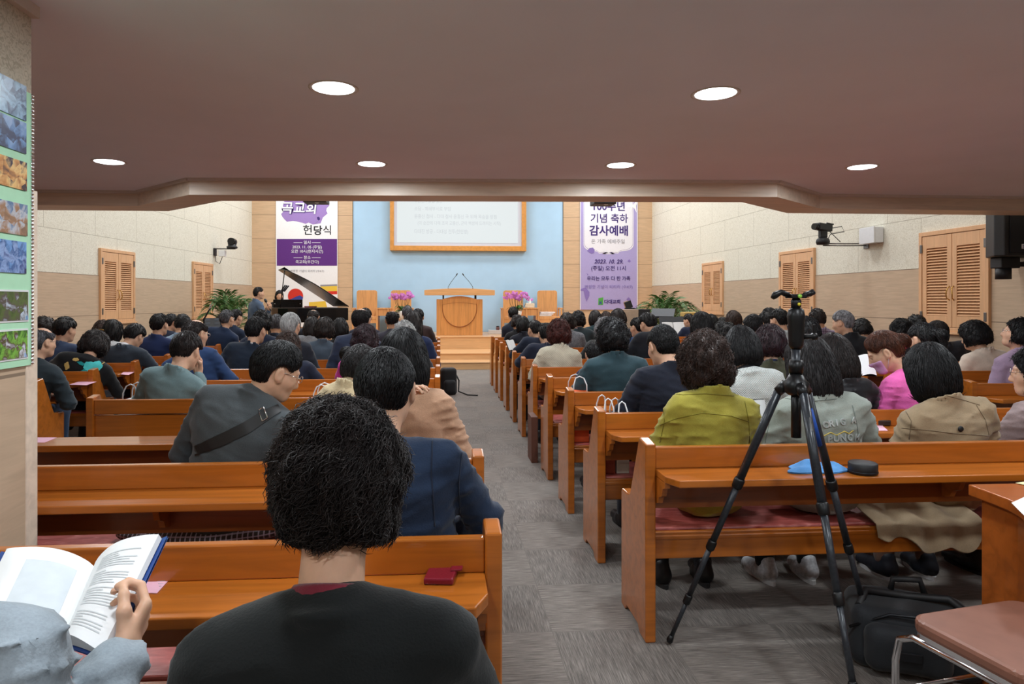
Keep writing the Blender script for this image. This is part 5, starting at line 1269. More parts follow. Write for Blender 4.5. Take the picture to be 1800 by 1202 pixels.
# left block
TSH = person('person in a grey-teal shirt with head bowed on a hand', 327, 581, L_[2] - .05, bu=296, hair='short', hc='dark', t=.020, top=(116, 142, 146), kind='shirt', sw=.160, pitch=26, yaw=12, byaw=8, seed=307, handk={-1: 'relax', 1: 'fist'}, armpos={1: (U(356, 694, y=5.05), U(350, 660, y=5.08))})
person('person in a mid-blue suit with thinning hair and glasses, behind the grey-teal shirt', 344, 563, L_[3], bu=366, hair='bald', hc='dark', t=.016, top=(36, 60, 100), sw=.172, pitch=10, yaw=30, glasses='chrome', collar=WH, seed=311)
person('person with tousled brown hair in a navy suit, right of the strap wearer\'s forehead', 506, 582, L_[3], bu=520, hair='puff', hc='brown', t=.024, ln=-.08, top=(28, 34, 52), sw=.172, pitch=14, seed=313)
person('person with short wavy plum hair and a magenta top, behind the toddler', 642, 570, L_[3], bu=642, hair='perm', hc='plum', t=.026, ln=-.085, top=(178, 40, 128), kind='sweater', pitch=12, seed=317)
person('person in a dark suit and white collar, combed black hair, left of the white-haired head', 450, 556, L_[4], bu=424, hair='short', hc='black', t=.018, top=(28, 40, 56), sw=.175, pitch=10, yaw=18, collar=WH, seed=331)
person('person with white hair and a bare crown', 511, 549, L_[4], bu=518, hair='short', hc='white', t=.016, top=(40, 44, 54), pitch=10, yaw=10, seed=337)
person('person with a shiny balding head in a navy padded coat', 635, 543, L_[4], bu=622, hair='bald', hc='black', t=.016, top=(44, 54, 76), kind='coat', sw=.172, pitch=6, yaw=4, seed=347)
person('person with silver curls above the long black hair', 711, 564, L_[4], bu=722, hair='perm', hc='white', t=.026, ln=-.08, top=(60, 58, 62), seed=349)
person('person with a rounded dark brown crop in a grey-blue jacket', 571, 557, L_[5], bu=564, hair='puff', hc='dark', t=.028, ln=-.10, top=(72, 86, 102), seed=353)
person('person with long brown hair and a navy top, near the aisle', 726, 546, L_[5], bu=732, hair='long', hc='soft', t=.024, ln=-.24, top=(38, 52, 90), pitch=6, seed=359)
person('person with curly black hair in a navy jacket, below the standing speaker with microphone', 460, 545, L_[5], bu=462, hair='perm', hc='black', t=.024, ln=-.08, top=(30, 40, 62), seed=367)
person('person with long dark hair in grey tweed', 548, 556, L_[7], bu=543, hair='long', hc='soft', t=.02, ln=-.17, top=(120, 124, 130), pattern='tweed', seed=373)
person('person with a blue-black bob in a black top, next to the rounded brown crop', 598, 559, L_[6], bu=602, hair='bob', hc='black', t=.024, ln=-.12, top=(24, 26, 30), pitch=14, yaw=10, seed=379)
person('person with cropped greying hair in a dark suit, left of the white-haired head', 486, 552, L_[6], bu=497, hair='crop', hc='salt', t=.010, top=(30, 36, 50), skin=1, seed=383)
person('person with a bald crown between the white chairs and the silver curls', 690, 547, L_[6], bu=688, hair='bald', hc='black', t=.012, top=(58, 58, 70), skin=1, seed=389)
person('person with black hair just beyond the shiny balding head', 642, 541, L_[7], bu=642, hair='short', hc='black', t=.016, top=(40, 44, 60), seed=397)
person('person with a bald patch in front of the piano', 551, 545, L_[8], bu=551, hair='bald', hc='dark', t=.012, top=(36, 40, 50), seed=401)
person('person with black hair at the aisle end of the front left pew', 735, 542, L_[8], bu=742, hair='short', hc='black', t=.016, top=(60, 46, 46), seed=409)
person('person with greying hair below the left orchids', 716, 537, L_[9], bu=714, hair='short', hc='salt', t=.015, top=(44, 46, 56), seed=419)
# left side block
person('older person in a dark jacket with glasses and greying hair, beside the near pillar', 74, 577, LS[0], bu=48, hair='bald', hc='salt', t=.018, top=(38, 48, 54), kind='coat', sw=.175, pitch=6, yaw=30, glasses='dark', seed=421, legs=(42, 62, 88), arms='out')
FLORAL = person('person in a black top with large turquoise flowers and a gold hair clip', 167, 580, LS[1], bu=142, hair='puff', hc='dark', t=.044, ln=-.10, top=(18, 20, 23), kind='sweater', sw=.19, pitch=40, yaw=0, arms='out', seed=431, fat=1.2)
person('person with fluffy brown hair at the far left, next to the pillar', 79, 556, LS[3], bu=78, hair='perm', hc='dark', t=.028, ln=-.07, top=(60, 52, 52), yaw=20, seed=433)
person('person in a blue-grey jacket with smooth black hair, left wall side', 115, 556, LS[2], bu=117, hair='short', hc='black', t=.026, top=(58, 74, 104), sw=.17, pitch=10, yaw=24, collar=(170, 190, 220), seed=439)
person('person in a dark grey suit bowing low, under the nearer left shutter', 236, 568, LS[2], bu=225, hair='short', hc='black', t=.024, top=(52, 62, 74), sw=.18, pitch=36, yaw=20, collar=WH, seed=443, arms='out')
person('person with glossy black hair and a white collar, under the nearer left shutter', 199, 561, LS[3], bu=200, hair='bob', hc='black', t=.022, ln=-.12, top=(206, 210, 214), pitch=12, yaw=8, seed=449)
person('person in a navy suit with combed-back black hair, right of the nearer left shutter', 281, 550, LS[3], bu=277, hair='short', hc='black', t=.022, top=(26, 42, 84), sw=.178, pitch=8, yaw=16, seed=457)
person('person with brown hair half hidden by glossy black hair', 180, 562, LS[4], bu=180, hair='puff', hc='brown', t=.018, ln=-.09, top=(90, 84, 80), seed=461)
person('person in a dark suit in profile with white collar, behind the navy suit', 301, 551, LS[5], bu=302, hair='short', hc='black', t=.014, top=(34, 42, 62), yaw=34, collar=WH, seed=463)
person('person in a pale blue shirt with cropped black hair', 321, 552, LS[4], bu=322, hair='crop', hc='black', t=.020, top=(140, 164, 190), kind='shirt', pitch=14, yaw=10, seed=467)
person('person in a navy suit with grey hair and glasses, near the music stand', 399, 544, LS[5], bu=378, hair='short', hc='salt', t=.014, top=(28, 44, 72), sw=.178, pitch=4, yaw=22, glasses='chrome', collar=WH, seed=479)
person('person with black hair turned right, beside the grey-haired navy suit', 415, 543, LS[6], bu=402, hair='short', hc='black', t=.014, top=(30, 42, 64), yaw=34, collar=WH, seed=487)
# ------------------------------------------------------------------ details sewn on the clothes
EYEV = Vector((0, 0, EYE))
def hit(info, u, v, off=.003):
    """point on the clothes of a person, found along a sight line, lifted a little off the cloth"""
    d = (U(u, v, y=3.0) - EYEV).normalized(); loc, nrm, i, ds = info['bvh'].ray_cast(EYEV, d)
    if loc is None: return None
    if nrm.dot(d) > 0: nrm = -nrm
    return loc + nrm * off
def dense(pts, n=10):
    q = []
    for a, b in zip(pts[:-1], pts[1:]): q += [(a[0] + (b[0] - a[0]) * k / n, a[1] + (b[1] - a[1]) * k / n) for k in range(n)]
    return q + [pts[-1]]
def seam(info, pts, name='seam', r=.0022, mat=None):
    P = [hit(info, *p, off=.0005) for p in dense(pts)]; P = [p for p in P if p]
    if len(P) < 3: return
    keep = [P[0]]
    for p in P[1:]:
        if (p - keep[-1]).length < .08: keep.append(p)
    o = info['root'].location
    if len(keep) > 2: MB().tube([p - o for p in keep], r, 5).build(name, mat, info['root'])
def patch(info, pts, name, mat, off=.004):
    """flat cloth shape following the surface"""
    cu, cv = sum(p[0] for p in pts) / len(pts), sum(p[1] for p in pts) / len(pts); n = len(pts)
    o = info['root'].location; c = hit(info, cu, cv, off + .001)
    if c is None: return
    rings = []
    for f in (.5, 1.0):
        ring = [hit(info, cu + (p[0] - cu) * f, cv + (p[1] - cv) * f, off) for p in pts]
        if any(p is None for p in ring): return
        rings.append(ring)
    v = [c - o] + [p - o for r in rings for p in r]
    f = [(0, 1 + i, 1 + (i + 1) % n) for i in range(n)] + [(1 + i, 1 + n + i, 1 + n + (i + 1) % n, 1 + (i + 1) % n) for i in range(n)]
    return MB().add(v, f, True).build(name, mat, info['root'])
def ribbon(info, A, B, name, mat, off=.004):
    o = info['root'].location; v = []; 
    A, B = dense(A, 8), dense(B, 8)
    prs = [(hit(info, *a, off=off), hit(info, *b, off=off)) for a, b in zip(A, B)]; prs = [p for p in prs if p[0] and p[1]]
    for a, b in prs: v += [a - o, b - o]
    return MB().add(v, [(2 * i, 2 * i + 1, 2 * i + 3, 2 * i + 2) for i in range(len(prs) - 1)], True).build(name, mat, info['root'])
def oval(cu, cv, ru, rv, n=14, wav=0.0, k=5, ph=0): return [(cu + ru * math.cos(a) * (1 + wav * math.sin(k * a + ph)), cv + rv * math.sin(a) * (1 + wav * math.sin(k * a + ph))) for a in np.linspace(0, 2 * math.pi, n + 1)[:-1]]
S_OL = cloth((120, 112, 30)); S_TR = cloth((120, 103, 80)); S_GJ = cloth((110, 118, 112)); S_NV = cloth((18, 30, 50))
for pts in ([(1160, 747), (1190, 735), (1235, 726), (1285, 731), (1316, 741)], [(1172, 690), (1200, 694), (1240, 692), (1290, 696)], [(1165, 702), (1168, 740), (1160, 778)], [(1309, 705), (1316, 740), (1318, 778)]): seam(OLIVE, pts, mat=S_OL)
for pts in ([(1585, 752), (1630, 756), (1680, 762), (1738, 766)], [(1586, 712), (1602, 740), (1598, 772)], [(1716, 712), (1732, 738), (1738, 764)], [(1590, 712), (1612, 701), (1628, 697)], [(1652, 692), (1690, 702), (1722, 712)]): seam(TRENCH, pts, mat=S_TR)
bp = hit(TRENCH, 1688, 754, .004)
if bp:
    MB().lathe([(0, .006), (.009, .006), (.013, .003), (.014, 0), (0, 0)], 18, M=Matrix.Translation(bp - TRENCH['root'].location) @ Matrix.Rotation(math.pi / 2, 4, 'X')).build('button', M_MATTE, TRENCH['root'])
for pts in ([(1345, 712), (1352, 745), (1345, 778)], [(1498, 712), (1506, 745), (1510, 776)], [(1380, 700), (1420, 706), (1470, 701)]): seam(GREYJ, pts, mat=S_GJ)
M_EMB = plain('embroidery_silver', (176, 184, 182), .5, var=.1); M_EMBY = plain('embroidery_gold', (214, 192, 96), .4, var=.1)
def letters_on(info, txt, u0, v0, du, dv, h, mat):
    for i, ch in enumerate(txt):
        if ch == ' ': continue
        u, v = u0 + du * i, v0 + dv * i; p = hit(info, u, v, .004); p2 = hit(info, u + 3, v, .004); p3 = hit(info, u, v - 3, .004)
        if not (p and p2 and p3): continue
        ex = (p2 - p).normalized(); n = ex.cross((p3 - p).normalized()).normalized(); ez = n.cross(ex)
        me = text_mesh(ch, h, 'CENTER', offset=.02, extrude=.002); me.materials.clear(); me.materials.append(mat)
        M = frame(ex, ez, n); M.translation = p - info['root'].location; me.transform(M); link('lettering', me, info['root'])
letters_on(GREYJ, 'ORIG A', 1452, 751, 9.5, -1.6, .040, M_EMB); letters_on(GREYJ, 'PUNCH', 1458, 776, 11.5, -.8, .042, M_EMB)
seam(GREYJ, [(1448, 766), (1460, 760), (1470, 765), (1484, 758), (1492, 762), (1500, 756)], 'gold_thread', .003, M_EMBY)
for pts in ([(760, 770), (758, 830), (764, 925)], [(812, 790), (806, 850), (810, 925)], [(722, 742), (745, 752), (772, 758)]): seam(MAN1, pts, mat=S_NV)
# the tail of the trench coat hanging over the back of the seat
xa, xb = U(1530, 900, y=2.95).x, U(1716, 900, y=2.95).x; o_ = TRENCH['root'].location
def tail(p, q, off):
    x = xa + (xb - xa) * p; drop = .06 + .075 * max(0, math.sin((p - .15) * 3.2)) + .02 * math.sin(p * 17); s = q * 1.0
    if s < .45: k = s / .45; y, z = 3.16 - .235 * k, .535 - .055 * k + .010 * math.sin(p * 21)
    else: k = (s - .45) / .55; y, z = 2.915 - .018 * math.sin(k * 1.5) - .012 * math.sin(p * 23) * k, .482 - drop * k
    return Vector((x, y - off, z + off)) - o_
m = MB(); m.grid(lambda p, q: tail(p, q, 0), 36, 12); m.grid(lambda p, q: tail(p, q, .004), 36, 12); m.build('coat_tail', cloth((158, 138, 110)), TRENCH['root'])
# turquoise flowers
FT, FTD, FG = cloth((84, 206, 206)), cloth((34, 148, 150)), cloth((208, 176, 104))
for q, mt in (([(a_, b_ + 4) for a_, b_ in q_], m_) for q_, m_ in ((oval(157, 640, 10, 9, 15, .10), FT), (oval(171, 639, 9, 8.5, 15, .10, 5, 1), FT), ([(135, 632), (143, 631), (150, 636), (146, 639), (140, 637)], FTD), ([(142, 648), (150, 643), (152, 648)], FTD), ([(185, 630), (196, 636), (189, 634.5)], FT), (oval(118, 639, 4.5, 7, 12, .16, 4), FG), (oval(133.5, 628, 6, 3, 12, .1), FG), (oval(174, 628.5, 7, 2.8, 12, .1), FG))): patch(FLORAL, q, 'flower', mt)
seam(FLORAL, [(178, 641), (184, 636), (189, 632)], 'flower_stem', .004, FG)
p = FLORAL['H'] + FLORAL['R'] @ np.array([0, -.06, .175]); MB().tube([Vector(FLORAL['R'] @ np.array([.055 * math.sin(a), -.06 + .01 * math.cos(a), .150 + .02 * math.cos(a)]) + FLORAL['H']) - FLORAL['root'].location for a in np.linspace(-1.2, 1.2, 9)], .006, 6).build('hair_clip', M_BRASS, FLORAL['root'])
# the strap and buckle over the charcoal sweater
M_STRAP = plain('strap_black', (26, 26, 28), .6, var=.15)
ribbon(SWT, [(338, 786), (385, 764), (430, 742), (462, 722), (488, 712)], [(345, 800), (395, 782), (440, 760), (472, 738), (494, 724)], 'chest_strap', M_STRAP, .006)
p = hit(SWT, 463, 730, .012)
if p:
    q = [hit(SWT, *c_, off=.012) for c_ in ((455, 723), (464, 718), (472, 735), (462, 741))]
    if all(q): MB().tube([c_ - SWT['root'].location for c_ in q + q[:1]], .003, 6).build('buckle', M_CHROME, SWT['root'])
# face mask
mv, mf = mesh_sdf(lambda p: smax(smax(head_sdf(p) - .005, .042 - p[..., 1], .01), smax(p[..., 2] + .020, -.112 - p[..., 2], .01), .012), (-.12, 0, -.15), (.12, .15, .02), .006)
o_ = PINK['root'].location; mk_ = link('face_mask', mesh_np('face_mask', mv @ PINK['R'].T + PINK['H'] - np.array(o_), mf, cloth((206, 160, 200)), True), PINK['root'])
m = MB()
for s in (-1, 1):
    for z0 in (-.03, -.085): m.tube([Vector(PINK['R'] @ np.array(q) + PINK['H']) - o_ for q in ((s * .062, .035, z0), (s * .085, .005, z0 * .45), (s * .088, -.02, .005))], .0014, 5)
m.build('ear_loop', M_WHITE, mk_)
MB().tube([Vector(PINK['R'] @ np.array([.050 * math.cos(a), -.112, .02 + .046 * math.sin(a)]) + PINK['H']) - o_ for a in np.linspace(0, 6.28, 18)], .005, 6).build('hair_tie', plain('hair_tie_pink', (226, 70, 110), .5), PINK['root'])

# ------------------------------------------------------------------ the reader cut by the lower left corner, and the book
ST_, SB, RT, RB, LT, LB = U(165, 995, y=1.42), U(112, 1124, y=1.24), U(279, 939, y=1.40), U(177, 1147, y=1.17), U(12, 964, y=1.40), U(-55, 1095, y=1.20)
nR = (RB - SB).cross(ST_ - SB).normalized(); nL = (ST_ - SB).cross(LB - SB).normalized()
if nR.y > 0: nR = -nR
if nL.y > 0: nL = -nL
Ee = (RT - RB).normalized(); Oo = Ee.cross(nR)
if Oo.x < 0: Oo = -Oo
Kn = RB.lerp(RT, .34) + Oo * .034 - nR * .020
hd_ = (Ee + Oo * .10).normalized(); wr = Kn - hd_ * .112; el = wr - hd_ * .25 + Vector((-.01, -.02, -.02))
hn = Oo * .80 - nR * .60
RD = person('person in a light grey blazer holding an open book, at the lower left corner', 0, 0, .74, hpos=(-.86, 1.12, 1.135), seat_x=-.70, seat_y=.95, roll=-32, neck=1.0, bu=0, hair='short', hc='black', t=.016, top=(150, 162, 172), kind='coat', sw=.172, pitch=24, yaw=6, legs=(50, 54, 62), seed=601, wrinkle=1.3,
            armpos={1: (el, wr), -1: (Vector((-1.06, 1.12, .78)), Vector((-.94, 1.30, .86)))}, handk={1: 'hold', -1: 'relax', ('n', 1): tuple(hn)}, fat=1.05)
bk = thing('open_book', 'open book with blue cover held by the light grey blazer at lower left', 'book', SB)
def bil(a, b, c_, d, bulge, nr, off=0.0):
    def f(p, q):
        v = (a.lerp(b, p)).lerp(c_.lerp(d, p), q)                     # p spine to edge, q bottom to top
        return v + nr * (bulge * math.sin(min(1, p * 1.0) * math.pi) ** .8 * (1 - .3 * p) + off) - SB
    return f
M_COVER = plain('book_cover_blue', (40, 72, 140), .4, var=.06)
m = MB(); fr = bil(SB, RB, ST_, RT, .030, nR); m.grid(fr, 16, 6); fl_ = bil(SB, RB, ST_, RT, .006, nR, -.012); m.grid(fl_, 16, 6)
n_ = 17
for (i0, i1) in ((16, 16),):
    e0 = [fr(1, k / 6) for k in range(7)]; e1 = [fl_(1, k / 6) for k in range(7)]; m.add(e0 + e1, [(k, k + 1, 8 + k, 7 + k) for k in range(6)], False)
for q in (0, 1):
    e0 = [fr(k / 16, q) for k in range(17)]; e1 = [fl_(k / 16, q) for k in range(17)]; m.add(e0 + e1, [(k, k + 1, 18 + k, 17 + k) for k in range(16)], False)
pgR = m.build('page_block', M_PAPER, bk)
m = MB(); gl = bil(SB, LB, ST_, LT, .026, nL); m.grid(gl, 16, 6); gl2 = bil(SB, LB, ST_, LT, .006, nL, -.006); m.grid(gl2, 16, 6); pgL = m.build('page_block', M_PAPER, bk)
def ext(a, b, f): return a + (b - a) * f
RT2, RB2, ST2, SB2 = ext(ST_, RT, 1.07), ext(SB, RB, 1.06), ST_ + (ST_ - SB) * .03, SB - (ST_ - SB) * .03
m = MB()
for off in (-.015, -.019): m.grid(bil(SB2, RB2 - (ST_ - SB) * .03, ST2, RT2 + (ST_ - SB) * .03, .004, nR, off), 10, 4)
for off in (-.009, -.013): m.grid(bil(SB2, ext(SB, LB, 1.05), ST2, ext(ST_, LT, 1.05), .004, nL, off), 10, 4)
m.build('cover', M_COVER, bk)
M_PRINT = plain('page_print', (204, 209, 212), .8, var=.03)
rs = random.Random(12); m = MB()
for k in range(30):
    if k in (6, 7, 15, 22): continue
    q0 = .10 + .026 * k; p1 = .88 if rs.random() > .25 else rs.uniform(.5, .8)
    def strip(f, a0, a1, q0, nr):
        N = 12; v = []
        for i in range(N + 1):
            p = a0 + (a1 - a0) * i / N; v += [Vector(f(p, q0)) + nr * .0012, Vector(f(p, q0 + .009)) + nr * .0012]
        m.add(v, [(2 * i, 2 * i + 1, 2 * i + 3, 2 * i + 2) for i in range(N)], True)
    strip(fr, .30, p1, q0, nR)
pr = m.build('printed_lines', M_PRINT, pgR); pr['kind'] = 'stuff'
m = MB(); M_PRINTL = plain('page_picture', (204, 212, 218), .8, var=.05)
m.add([Vector(gl(p, q)) + nL * .0012 for q in np.linspace(.12, .80, 5) for p in np.linspace(.16, .74, 9)], [(j * 9 + i, j * 9 + i + 1, (j + 1) * 9 + i + 1, (j + 1) * 9 + i) for j in range(4) for i in range(8)], True); m.build('printed_picture', M_PRINTL, pgL)

# ------------------------------------------------------------------ tripod
TC = Vector((1.375, 2.53, 0)); M_CARBON = plain('carbon_leg', (44, 48, 54), .32, .2, var=.25, scale=120); M_TRI = plain('tripod_black', (20, 21, 23), .38, .3, var=.15)
tr = thing('camera_tripod', 'black camera tripod with ball head standing behind the nearest right pew', 'tripod', TC)
sz = U(1400, 678, y=2.53).z; top_ = U(1400, 497, y=2.53).z
feet = [U(1176, 1128, z=.012), Vector((1.83, 2.73, .012)), Vector((1.335, 2.03, .012))]
MB().lathe([(0, -.035), (.030, -.035), (.046, -.02), (.048, .012), (.034, .026), (.022, .05), (.0, .05)], 22, M=Matrix.Translation((0, 0, sz))).build('spider', M_TRI, tr)
cl_ = top_ - .275
MB().tube([(0, 0, sz - .20), (0, 0, sz)], .0185, 14).build('column_end', M_TRI, tr); MB().tube([(0, 0, sz), (0, 0, cl_ + .02)], .0165, 16).build('centre_column', M_CARBON, tr)
MB().lathe([(0, .05), (.026, .05), (.027, .075), (.024, .10), (.0, .10)], 20, M=Matrix.Translation((0, 0, sz))).build('column_collar', M_TRI, tr)
for ft in feet:
    f = ft - TC; dr = Vector((f.x, f.y, 0)).normalized(); a = Vector((0, 0, sz - .0)) + dr * .055; d = f - a; L = d.length; dn = d / L
    lg = MB().tube([a + dn * .02, a + dn * (L * .36)], .0165, 14).build('leg', M_CARBON, tr)
    MB().tube([a + dn * (L * .36), a + dn * (L * .60)], .0138, 12).build('leg_section', M_CARBON, lg); MB().tube([a + dn * (L * .60), a + dn * (L * .82)], .0115, 12).build('leg_section', M_CARBON, lg); MB().tube([a + dn * (L * .82), a + dn * (L - .02)], .0092, 12).build('leg_section', M_CARBON, lg)
    for fr_, r_ in ((.36, .0215), (.60, .0185), (.82, .016)): MB().tube([a + dn * (L * fr_ - .022), a + dn * (L * fr_ - .015), a + dn * (L * fr_ + .015), a + dn * (L * fr_ + .022)], [r_ - .003, r_, r_, r_ - .003], 14).build('twist_lock', M_TRI, lg)
    MB().tube([a + dn * (L - .035), a + dn * (L - .01), a + dn * L], [.010, .015, .011], 12).build('rubber_foot', M_TRI, lg)
    MB().tube([a - dr * .02 + Vector((0, 0, .004)), a + dn * .03], [.022, .019], 12).build('leg_hinge', M_TRI, lg)
lb_ = (feet[2] - TC) - (Vector((0, 0, sz))); 
MB().lathe([(0, .0), (.020, .0), (.026, .012), (.028, .035), (.030, .10), (.033, .125), (.028, .15), (.018, .158), (0, .158)], 24, M=Matrix.Translation((0, 0, cl_ + .02))).build('ball_head', M_TRI, tr)
hb = cl_ + .02
MB().lathe([(0, 0), (.018, 0), (.019, .03), (.012, .042), (.0, .042)], 18, M=Matrix.Translation((0, 0, hb + .155))).build('ball', M_DARKMETAL, tr)
kn = MB().tube([(.025, -.005, hb + .045), (.055, -.008, hb + .047), (.058, -.008, hb + .047), (.076, -.01, hb + .048)], [.009, .009, .014, .014], 12).build('lock_knob', M_TRI, tr); MB().box(.062, .074, -.014, -.004, hb + .05, hb + .095, b=.003).build('knob_wing', M_TRI, kn)
qp = MB(); qz = hb + .195; qp.box(-.032, .032, -.025, .025, qz, qz + .016, b=.004); qp.tube([(-.032, 0, qz + .012), (-.06, 0, qz + .024), (-.085, 0, qz + .012), (-.095, 0, qz + .0)], [.012, .011, .014, .008], 10); qp.tube([(.032, 0, qz + .012), (.055, 0, qz + .018), (.07, 0, qz + .026)], [.010, .012, .012], 10); qp.build('plate_clamp', M_TRI, tr)
MB().lathe([(0, 0), (.008, 0), (.008, .004), (0, .004)], 12, M=Matrix.Translation((0, -.026, qz + .008)) @ Matrix.Rotation(math.pi / 2, 4, 'X')).build('bubble_level', plain('level_green', (150, 210, 80), .3), tr)
MB().lathe([(0, 0), (.006, 0), (.006, .004), (0, .004)], 12, M=Matrix.Translation((0, -.020, hb + .172)) @ Matrix.Rotation(math.pi / 2, 4, 'X')).build('yellow_dot', plain('dot_yellow', (220, 200, 50), .4), tr)
f = feet[2] - TC; a = Vector((0, 0, sz)) + Vector((f.x, f.y, 0)).normalized() * .055; dn = (f - a).normalized(); lp = a + dn * .13 + Vector((0, -.0175, 0))
MB().grid(lambda p, q: tuple(a + dn * (.11 + .05 * q) + Vector((-.012 + .024 * p, -.0178 + 1.2 * (p - .5) ** 2 * .02, 0))), 4, 2).build('label_plate', M_STEEL, tr)
f = feet[1] - TC; a = Vector((0, 0, sz)) + Vector((f.x, f.y, 0)).normalized() * .05; dn = (f - a).normalized(); MB().tube([a + dn * .10 + Vector((-.012, -.012, 0)), a + dn * .26 + Vector((-.012, -.012, 0))], .012, 8).build('blue_strap', plain('strap_blue', (30, 80, 170), .6), tr)

# things on the shelves
zs_ = .753
def sheet(pts, z, label, cat, mat, name='paper_sheet', th=.0012, group=None):
    q = [U(u, v, z=z) for u, v in pts]; c = sum(q, Vector()) / len(q); m = MB().prism([(p.x - c.x, p.y - c.y) for p in q], 0, th, 'Z'); o = m.build(name, mat, None, Vector((c.x, c.y, z))); tag(o, label, cat, group); return o
M_BLUECLOTH = fabric('microfibre_blue', (84, 142, 200), .9)
def clothlump(label, c, rx, ry, h, seed):
    rr = np.random.default_rng(seed)
    def f(p, q):
        a = p * 2 * math.pi; r = q; edge = 1 + .16 * math.sin(3 * a + seed) + .10 * math.sin(5 * a + 2)
        x, y = rx * r * edge * math.cos(a), ry * r * edge * math.sin(a)
        return (x, y, .006 + h * (1 - r ** 2.2) * (.65 + .35 * math.sin(x * 55 + y * 30) * math.cos(y * 40 + seed)) )
    def f2(p, q): x, y, z = f(p, q); return (x, y, max(.001, z - .006))
    m = MB(); m.grid(f, 40, 10); m.grid(f2, 40, 10); return m
c = U(1428, 820, z=zs_ + .01)
o = clothlump('', c, .125, .075, .045, 3).build('cleaning_cloth', M_BLUECLOTH, None, Vector((c.x, c.y - .02, zs_))); tag(o, 'crumpled light blue cloth on the shelf behind the tripod', 'cloth')
c = U(1509, 826, z=zs_ + .005)
lc = thing('lens_cap', 'round black lens cap lying on the shelf right of the blue cloth', 'lens cap', Vector((c.x, c.y - .03, zs_)))
MB().lathe([(0, 0), (.054, 0), (.057, .004), (.057, .042), (.052, .046), (.0, .045)], 32).build('body', M_MATTE, lc); MB().lathe([(.0585, .006), (.0585, .012)], 32).build('rim_line', M_DARKMETAL, lc)
# maroon wallet with strap on the first left pew, pink sheets
c = U(776, 1003, z=zs_ + .01)
wl = thing('wallet_case', 'maroon leather wallet phone case on the left foreground shelf', 'wallet', Vector((c.x, c.y, zs_)), math.radians(-6))
M_MAROON = plain('maroon_leather', (124, 22, 42), .35, var=.1, bmp=.1, scale=200)
q = [U(744, 1028, z=zs_), U(796, 1029, z=zs_), U(814, 983, z=zs_), U(766, 981, z=zs_)]; ctr = sum(q, Vector()) / 4; wl.location = ctr; wl.rotation_euler = (0, 0, 0)
MB().prism([(p.x - ctr.x, p.y - ctr.y) for p in q], 0, .016, 'Z', b=.004).build('body', M_MAROON, wl)
q2 = [U(792, 1004, z=zs_ + .017), U(812, 1002, z=zs_ + .017), U(814, 995, z=zs_ + .017), U(794, 996, z=zs_ + .017)]; MB().prism([(p.x - ctr.x, p.y - ctr.y) for p in q2], .015, .020, 'Z', b=.001).build('clasp', M_MAROON, wl)
PG = 'pink leaflets on the pew shelves'
ps = sheet([(242, 1042), (276, 1043), (312, 1003), (262, 1004)], zs_, 'pink leaflet on the left foreground shelf beside the open book', 'leaflet', M_PINK, group=PG)
m = MB(); c = ps.location
for k in range(7):
    a = U(252 + k * 1.5 + 20, 1008 + k * 4.4, z=zs_ + .002); b = U(300 - k * 3.2, 1008 + k * 4.4, z=zs_ + .002); m.tube([a - c, b - c], .0007, 4)
m.build('handwriting', M_PRINT, ps)
for q, lb in (([(668, 1006), (711, 1007), (706, 992), (674, 993)], 'pink leaflet right of the curly foreground head'), ([(1124, 750), (1140, 750), (1140, 742), (1128, 741)], 'pink leaflet peeking out left of the yellow-green jacket'), ([(1523, 757), (1561, 757), (1550, 747), (1523, 746)], 'pink leaflet under the dark book, right of the bomber jacket'),
              ([(66, 778), (78, 778), (100, 769), (66, 769)], 'pink leaflet on the desk ledge beside the pillar'), ([(122, 676), (152, 677), (170, 671), (140, 670)], 'pink leaflets before the black floral top'), ([(212, 658), (226, 659), (236, 654), (218, 653)], 'pink leaflet before the dark grey bowing suit'), ([(1325, 760), (1336, 760), (1334, 752), (1326, 752)], 'pink leaflet between the yellow-green and the grey-green jackets')):
    sheet(q, zs_ if 'desk ledge' not in lb else .7555, lb, 'leaflet', M_PINK, group=PG)
q = [U(u, v, z=zs_) for u, v in ((1536, 748), (1566, 749), (1566, 737), (1538, 737))]; c = sum(q, Vector()) / 4
o = MB().prism([(p.x - c.x, p.y - c.y) for p in q], 0, .030, 'Z', b=.004).build('hymn_book', plain('dark_brown_cover', (44, 30, 28), .4), None, Vector((c.x, c.y, zs_ + .002))); tag(o, 'dark brown zipped book on the shelf in front of the trench coat', 'book')
# booklets in hands
def booklet(P, label, w, h, yaw, tilt, open_=True):
    r = thing('song_booklet', label, 'booklet', P, yaw, 'booklets in hands')
    M2 = Matrix.Rotation(-tilt, 4, 'X')
    for s in (-1, 1): MB().grid(lambda p, q: tuple(M2 @ Vector((s * w * p, -.02 * math.sin(p * 2.8), h * q))), 6, 2).build('page', M_PAPER, r)
    MB().grid(lambda p, q: tuple(M2 @ Vector((w * 1.03 * (2 * p - 1), .006 - .0 * p, h * 1.02 * q))), 6, 2).build('cover', M_DARKMETAL, r)
booklet(U(1516, 660, y=4.35), 'open booklet held up by the pink sweater', .085, .17, -.35, .75)
booklet(U(902, 616, y=8.5), 'white booklet at the knees of the navy suit near the aisle', .06, .15, .5, .6)
booklet(U(1330, 785, y=3.42), 'white booklet in the lap between the yellow-green and grey-green jackets', .09, .24, .2, .25)
booklet(U(870 + 236, 622, y=8.0), 'pale paper beside the charcoal suit in profile', .07, .12, .1, .5)
